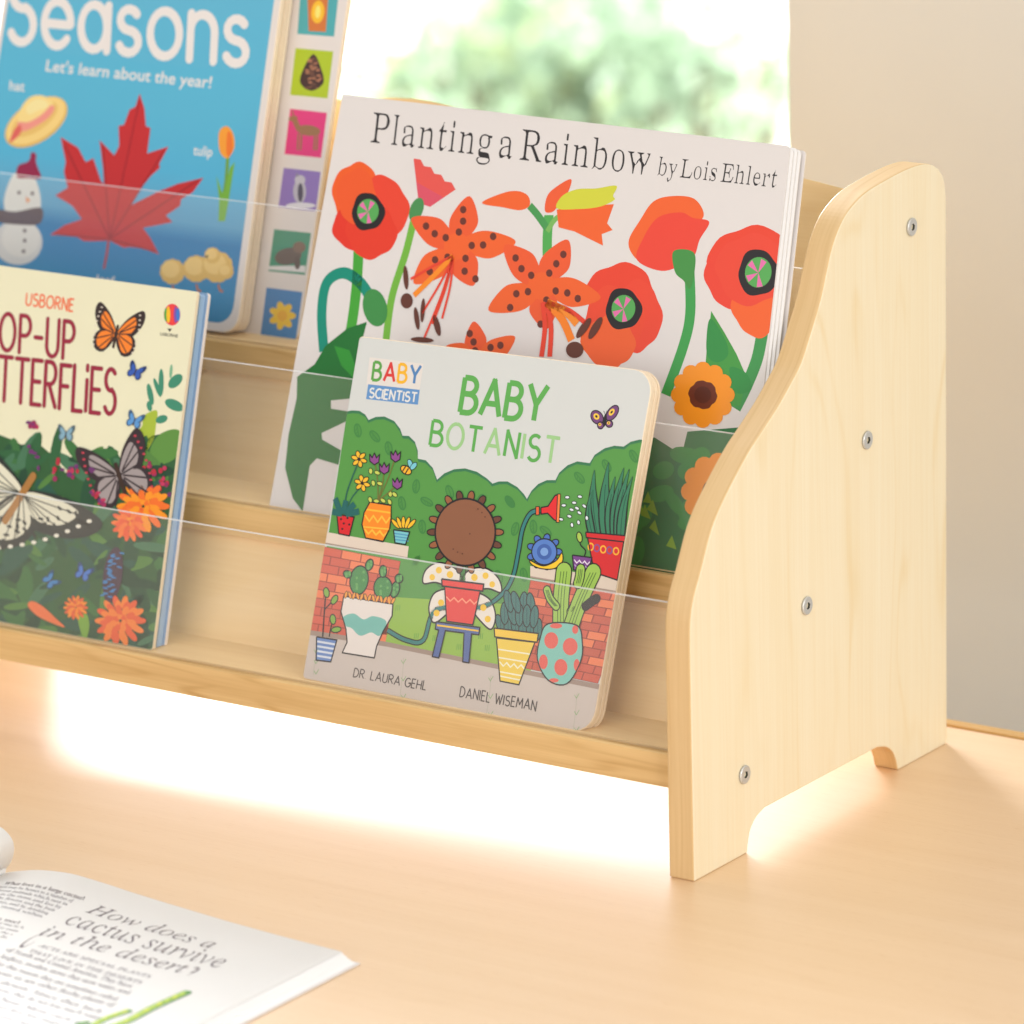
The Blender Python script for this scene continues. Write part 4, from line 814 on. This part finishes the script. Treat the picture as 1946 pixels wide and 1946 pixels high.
A = Art(PF, fc, inset(po, .0002)); A.view(0, 480, .41405)
rnd = random.Random(11)
A.begin('printed_foliage', 1)
A.poly([(-700, 700), (-200, 760), (60, 860), (130, 900), (170, 870), (240, 930), (300, 1010), (380, 1010), (450, 985), (520, 1000), (600, 900), (700, 840), (840, 815), (760, 1900), (-700, 1900)], col(46, 92, 50))
gcols = [(44, 96, 56), (58, 112, 58), (36, 80, 52), (82, 130, 60), (30, 70, 46), (68, 116, 84), (40, 88, 70)]
for k in range(250):
    x, y = rnd.uniform(-450, 760), rnd.uniform(900, 1800); L = rnd.uniform(40, 120); w_ = L*rnd.uniform(.2, .4); A.ell(x, y, L, w_, col(*rnd.choice(gcols)), rnd.uniform(0, 180), None, 4, 12)
A.blob([(590, 900), (600, 840), (650, 800), (660, 750), (720, 725), (715, 800), (700, 870), (640, 940)], col(164, 186, 56)); A.blob([(690, 900), (740, 830), (820, 815), (835, 900), (780, 960), (700, 970)], col(92, 142, 62)); A.end()
def leafy(name, parts, base=4):
    A.begin(name, base)
    for p in parts: A.ell(*p)
    A.end()
tg = col(60, 138, 110); leafy('printed_sprig', [(740, 595, 12, 62, tg, 0), (805, 590, 40, 24, tg, -45), (800, 700, 46, 24, tg, 25), (742, 765, 28, 18, tg, -20), (690, 650, 13, 50, tg, -12), (722, 620, 10, 46, tg, -20), (785, 545, 7, 32, col(120, 176, 140), 5), (686, 705, 12, 24, tg, -10)])
rb_ = col(150, 34, 60)
A.begin('title_lettering', 5); A.letters('POP-UP', (-72, 436), (335, 490), (-64, 268), .12, [rb_], True, .26); A.letters('BU', (-205, 650), (-62, 672), (-195, 452), .105, [rb_], True, .22); A.letters('TTERFLiES', (-10, 680), (525, 745), (0, 480), .105, [rb_], True, .22, list('TTERFL')+['i', 'E', 'S'], .02); A.end()
A.begin('publisher_lettering', 5); A.letters('USBORNE', (118, 240), (335, 270), (124, 185), .16, col(234, 110, 70), gap=.22); A.end()
A.begin('printed_balloon_logo', 5); A.ell(790, 285, 38, 50, col(226, 60, 70))
for dx, c in ((-29, (70, 160, 70)), (-18, (240, 190, 40)), (18, (120, 80, 170)), (29, (60, 120, 200))): A.ell(790+dx*.95, 285, 9, 50*(1-abs(dx)/75), col(*c))
A.ell(790, 285, 6, 48, col(236, 70, 60)); A.poly([(768, 348), (790, 350), (779, 364)], BLACK); A.text('USBORNE', (735, 380), (816, 390), (737, 366), INK, 'sans', .01); A.end()
def bfly(name, x, y, k, w1, w2, rot, base=40, spot=None, body=(60, 40, 30), sweep=0):
    A.begin(name, base); a = math.radians(rot)
    def T_(p): return (x+k*(p[0]*math.cos(a)-p[1]*math.sin(a)), y+k*(p[0]*math.sin(a)+p[1]*math.cos(a)))
    cs_, sn_ = math.cos(math.radians(sweep)), math.sin(math.radians(sweep)); T0 = T_
    def T_(p):
        if not sweep or abs(p[0]) < 1: return T0(p)
        sg_ = 1 if p[0] > 0 else -1; u_ = abs(p[0]); return T0((sg_*(u_*cs_-p[1]*sn_), u_*sn_+p[1]*cs_))
    for sgn in (-1, 1):
        A.blob([T_((sgn*q[0], q[1])) for q in [(2, 0), (30, -55), (75, -95), (92, -80), (88, -40), (60, 5), (20, 15)]], col(*w2)); A.blob([T_((sgn*q[0], q[1])) for q in [(4, 5), (55, 0), (78, 30), (70, 70), (40, 82), (12, 50)]], col(*w2))
        A.blob([T_((sgn*q[0], q[1])) for q in [(6, -4), (30, -44), (56, -66), (66, -36), (50, -4), (20, 8)]], col(*w1)); A.blob([T_((sgn*q[0], q[1])) for q in [(8, 8), (50, 6), (66, 32), (60, 60), (40, 70), (16, 44)]], col(*w1))
        if k > 3:
            for q in [(84, -60), (80, -36), (62, -70), (74, -20), (72, 20), (64, 56), (48, 78), (24, 66), (76, 6)]:
                A.line([T_((sgn*8, 6)), T_((sgn*q[0], q[1]))], 4, col(*w2))
                for u_ in (.62, .78, .9): A.ell(*T_((sgn*(8+(q[0]-8)*u_), 6+(q[1]-6)*u_)), 9+8*u_, 7, col(*w2), (x*u_*9+q[1]) % 90, None, 4, 8)
        if spot:
            for (p, q) in [((10, 0), (80, -78)), ((10, 2), (86, -50)), ((10, 6), (70, -8)), ((10, 10), (76, 40)), ((10, 16), (58, 74)), ((8, 20), (34, 80))]: A.line([T_((sgn*p[0], p[1])), T_((sgn*q[0], q[1]))], 3.5*min(2, k), col(*w2))
            for t in range(9): uu = t/8; A.ell(*T_((sgn*(72+8*math.sin(uu*3)), -78+uu*140)), 4*k, 3*k, col(*spot), 0, None, 4, 8)
    A.line([T_((0, -22)), T_((0, 55))], 9*k, col(*body), True, taper=lambda t: 1-.5*t); A.end()
bfly('printed_orange_butterfly', 535, 365, 1.25, (240, 130, 40), (50, 36, 36), 12, 5, (225, 215, 200))
bfly('printed_pale_butterfly', 118, 1085, 3.1, (224, 222, 200), (44, 50, 46), 32, 60, (232, 230, 215), (170, 120, 60), 42)
bfly('printed_black_butterfly', 545, 1010, 1.75, (160, 150, 150), (52, 40, 44), -18, 60, (200, 60, 80))
for nm, x, y, k, c in (('printed_blue_butterfly', 625, 545, .42, (50, 90, 180)), ('printed_blue_butterfly', 620, 770, .42, (90, 150, 210)), ('printed_blue_butterfly', 305, 830, .42, (130, 170, 190)), ('printed_blue_butterfly', 385, 1470, .42, (70, 120, 200)), ('printed_blue_butterfly', 235, 1505, .4, (60, 130, 190))): bfly(nm, x, y, k, c, tuple(int(q*.6) for q in c), x % 60, 60)
def marigold(name, x, y, r, cA, cB, cut=60):
    A.begin(name, cut)
    for ring in range(5):
        R_ = r*(1-ring*.2)
        for k in range(max(5, 14-ring*2)): a = k*2*math.pi/max(5, 14-ring*2)+ring*.4; A.ell(x+R_*.8*math.cos(a), y+R_*.8*math.sin(a), R_*.24+r*.06, r*.14, col(*(cA if (k+ring) % 2 else cB)), math.degrees(a), None, 4, 10)
    A.end()
marigold('printed_marigold', 660, 1165, 112, (244, 150, 30), (238, 112, 36)); marigold('printed_marigold', 600, 1240, 80, (240, 120, 50), (232, 92, 48)); marigold('printed_marigold', 555, 1690, 108, (238, 130, 50), (228, 94, 48)); marigold('printed_marigold', 350, 1630, 52, (240, 140, 40), (226, 96, 44))
A.begin('printed_bud', 60); A.blob([(130, 1620), (150, 1600), (200, 1625), (260, 1680), (300, 1720), (240, 1700), (170, 1665)], col(234, 118, 66)); A.blob([(360, 1680), (400, 1660), (412, 1720), (390, 1780)], col(120, 166, 60)); A.end()
A.begin('printed_berries', 60)
for k in range(60):
    cx, cy, sp = rnd.choice([(145, 895, 30), (250, 995, 45), (330, 1010, 30), (740, 980, 60), (760, 1050, 40), (430, 1110, 25), (480, 1140, 22), (150, 790, 16), (425, 1000, 14)]); A.ell(cx+rnd.gauss(0, sp*.5), cy+rnd.gauss(0, sp*.5), rnd.uniform(7, 14), rnd.uniform(7, 14), col(*rnd.choice([(150, 40, 90), (190, 50, 90), (110, 50, 110), (180, 40, 60)])), 0, None, 4, 9)
A.end(kind='stuff')
A.begin('printed_caterpillar', 60); A.ell(520, 1480, 44, 130, col(70, 50, 66), 8)
for k in range(26): A.ell(520+rnd.uniform(-30, 30)-(k-13)*1.5, 1380+k*8, 13, 4, col(60, 130, 190), rnd.uniform(-20, 20), None, 4, 8)
A.end()
# ================================================================ open book on the table
PC = np.array([-.0720, -.1679, 0.])
SP = [(-.01, .0045), (.0, .0046), (.0092, .0049), (.0363, .0056), (.0701, .0070), (.1044, .0091), (.1274, .0107), (.1509, .0127), (.1686, .0135), (.1864, .0119), (.2000, .0090), (.2112, .0058)]
def zp(s): return float(np.interp(s, [q[0] for q in SP_], [q[1] for q in SP_]))
SP_ = [tuple(q) for q in catmull(SP, n=6)]
class Page:
    def uv(s, x, y, n=0):
        z = .008
        for _ in range(8): P = un(x, y, (0, 0, 1), z); z = zp(PC[0]-P[0])
        return np.array([PC[0]-P[0], PC[1]-P[1]])
pg = Page()
def pmap(u, v, h): return np.array([PC[0]-u, PC[1]-v, zp(u)+h+.00016])
ob = thing('open_book', 'open white book with cactus text lying flat on the table', 'book', (-.28, -.28, 0))
LEN = .285
def sheet(name, pts, v0, v1, th, mat, nose=False):
    """curved sheet: pts are (s, z) along the far edge, extruded towards the reader"""
    n = len(pts); vs = []
    for v in (v0, v1):
        for dz in (0, -th): vs += [(PC[0]-s, PC[1]-v, max(.0002, z+dz)) for s, z in pts]
    f = []
    for i in range(n-1): f += [(i, i+1, 2*n+i+1, 2*n+i), (n+i+1, n+i, 3*n+i, 3*n+i+1), (i+1, i, n+i, n+i+1), (2*n+i, 2*n+i+1, 3*n+i+1, 3*n+i)]
    f += [(0, 2*n, 3*n, n), (n-1, 2*n-1, 4*n-1, 3*n-1)]
    return mesh(name, vs, f, mat, ob, smooth=False)
top_pts = [(s, z) for s, z in SP_ if s >= .0088]; top_pts[0] = (.0088, zp(.0088))
pgs = sheet('right_page', [(s, zp(s)) for s in [.0090]+[q[0] for q in SP_ if q[0] > .0095]], .0003, LEN, .00012, M['paper'])
for p in pgs.data.polygons: p.use_smooth = True
NS = 7
for k in range(NS):
    s0 = .0082-.0068*k/(NS-1); f_ = .93-k*.86/NS
    sheet('page_stack', [(s, max(.0012+.0002*k*0, zp(s)*f_)) for s in np.linspace(s0, .209, 40)], .0006+.0003*(k % 2), LEN-.001, .86/NS*.0042, M['paper'])
sheet('back_cover', [(s, .0009) for s in np.linspace(-.0004, .215, 12)], -.0006, LEN+.001, .0006, M['white_cover'])
lp = [(.2114, .0056), (.2085, .0085), (.2050, .0125), (.2030, .0165), (.2022, .0200), (.2027, .0235), (.2050, .0265), (.2095, .0292), (.2170, .0315), (.2300, .0325), (.2600, .0300), (.3100, .0220), (.3700, .0120), (.4150, .0060)]
lpg = sheet('left_page', [tuple(q) for q in catmull(lp, n=5)], .0003, LEN, .0003, M['paper'])
for p in lpg.data.polygons: p.use_smooth = True
sheet('page_stack', [tuple(q) for q in catmull([(.2118, .0050), (.2100, .0075), (.2080, .0110), (.2070, .0150), (.2068, .0185), (.2078, .0220), (.2110, .0250), (.2180, .0280), (.2300, .0290), (.2600, .0270), (.3100, .0190), (.3700, .0100), (.4180, .0045)], n=4)], .0010, LEN-.001, .0040, M['paper'])
sheet('front_cover', [(s, .0009) for s in np.linspace(.2155, .425, 12)], -.0006, LEN+.001, .0006, M['white_cover'])
A = Art(pg, pgs, None, 'page_print', pmap); A.view(0, 1600, .25880)
A.begin('chapter_lettering', 2)
tc = col(104, 90, 98)
# the heading lines, given by their own ends on the page
A.text('How does a', (622, 513), (1545, 785), (700, 458), tc, 'italic', 0, .017)
A.text('cactus survive', (470, 600), (1610, 930), (560, 510), tc, 'italic', 0, .017)
A.text('in the desert', (292, 680), (1335, 968), (372, 612), tc, 'italic', 0, .017); A.nxt(); A.letters('?', (1368, 976), (1400, 986), (1438, 920), .10, tc); A.end()
gy = col(132, 126, 134)
A.begin('section_heading', 2); A.text('What lives in a large cactus?', (34, 314), (615, 432), (48, 296), tc, 'italic', .008); A.nxt(); A.text('in a tree?', (-90, 560), (140, 606), (-76, 540), tc, 'italic', .008); A.end()
A.begin('body_text', 2); lines = ['Cacti may be homes to a number of', 'different animals which nest in', 'holes in the stems and live by', 'eating the flowers and the fruit', 'of the cactus, and by drinking', 'the water stored within']
for k in range(6): x = 8-k*38; y = 338+k*24; A.text(lines[k], (x-40, y), (x+530-k*8, y+110-k*2), (x-30, y-14), gy, 'italic', .006)
for k in range(4): x = -70-k*40; y = 590+k*24; A.text(lines[k][:14], (x, y), (x+240, y+50), (x+10, y-14), gy, 'italic', .006)
A.end()
A.begin('drop_capital', 2); A.text('C', (128, 790), (265, 740), (180, 722), tc, 'italic', -.002); A.end()
A.begin('body_text', 2)
A.text('ACTI ARE SPECIAL PLANTS', (275, 768), (1100, 1003), (293, 749), gy, 'italic', .006); A.text('THAT LIVE IN THE DESERTS', (212, 808), (1035, 1046), (232, 788), gy, 'italic', .006)
body = ['of North and Central America. They have', 'leafless, swollen stems that store water, and', 'for this reason they are sometimes called', 'plants as are other fleshy plants of', 'the desert. Since they lack', 'real leaves, they do not lose much water', 'in the heat. Most cacti are', 'hardy and live for many years', 'without rain. Many bloom', 'only once in a year']
for k in range(10): y = 800+k*50; x = 42-k*42; A.text(body[k], (x, y), (x+960-k*12+(0 if k % 2 else -40), y+275-k*3), (x+22, y-26), gy, 'italic', .006)
A.end()
A.begin('printed_cactus_stem', 2)
g1, g2, g3 = col(96, 150, 66), col(170, 196, 74), col(60, 124, 66)
for pts, w_ in [([(720, 1390), (930, 1320), (1120, 1220), (1370, 1108)], 74), ([(650, 1370), (780, 1300), (940, 1245)], 62), ([(520, 1400), (580, 1345), (640, 1330)], 50)]:
    A.curve(pts, w_, g3, caps=True); A.curve([(x-2, y-4) for x, y in pts], w_*.8, g1, caps=True)
    q = catmull(pts, n=5)
    for i, p_ in enumerate(q[1:-1]): A.ell(p_[0], p_[1]-4, w_*.42, w_*.20, g2 if i % 2 else col(190, 204, 70), -24, None, 4, 12)
A.end()
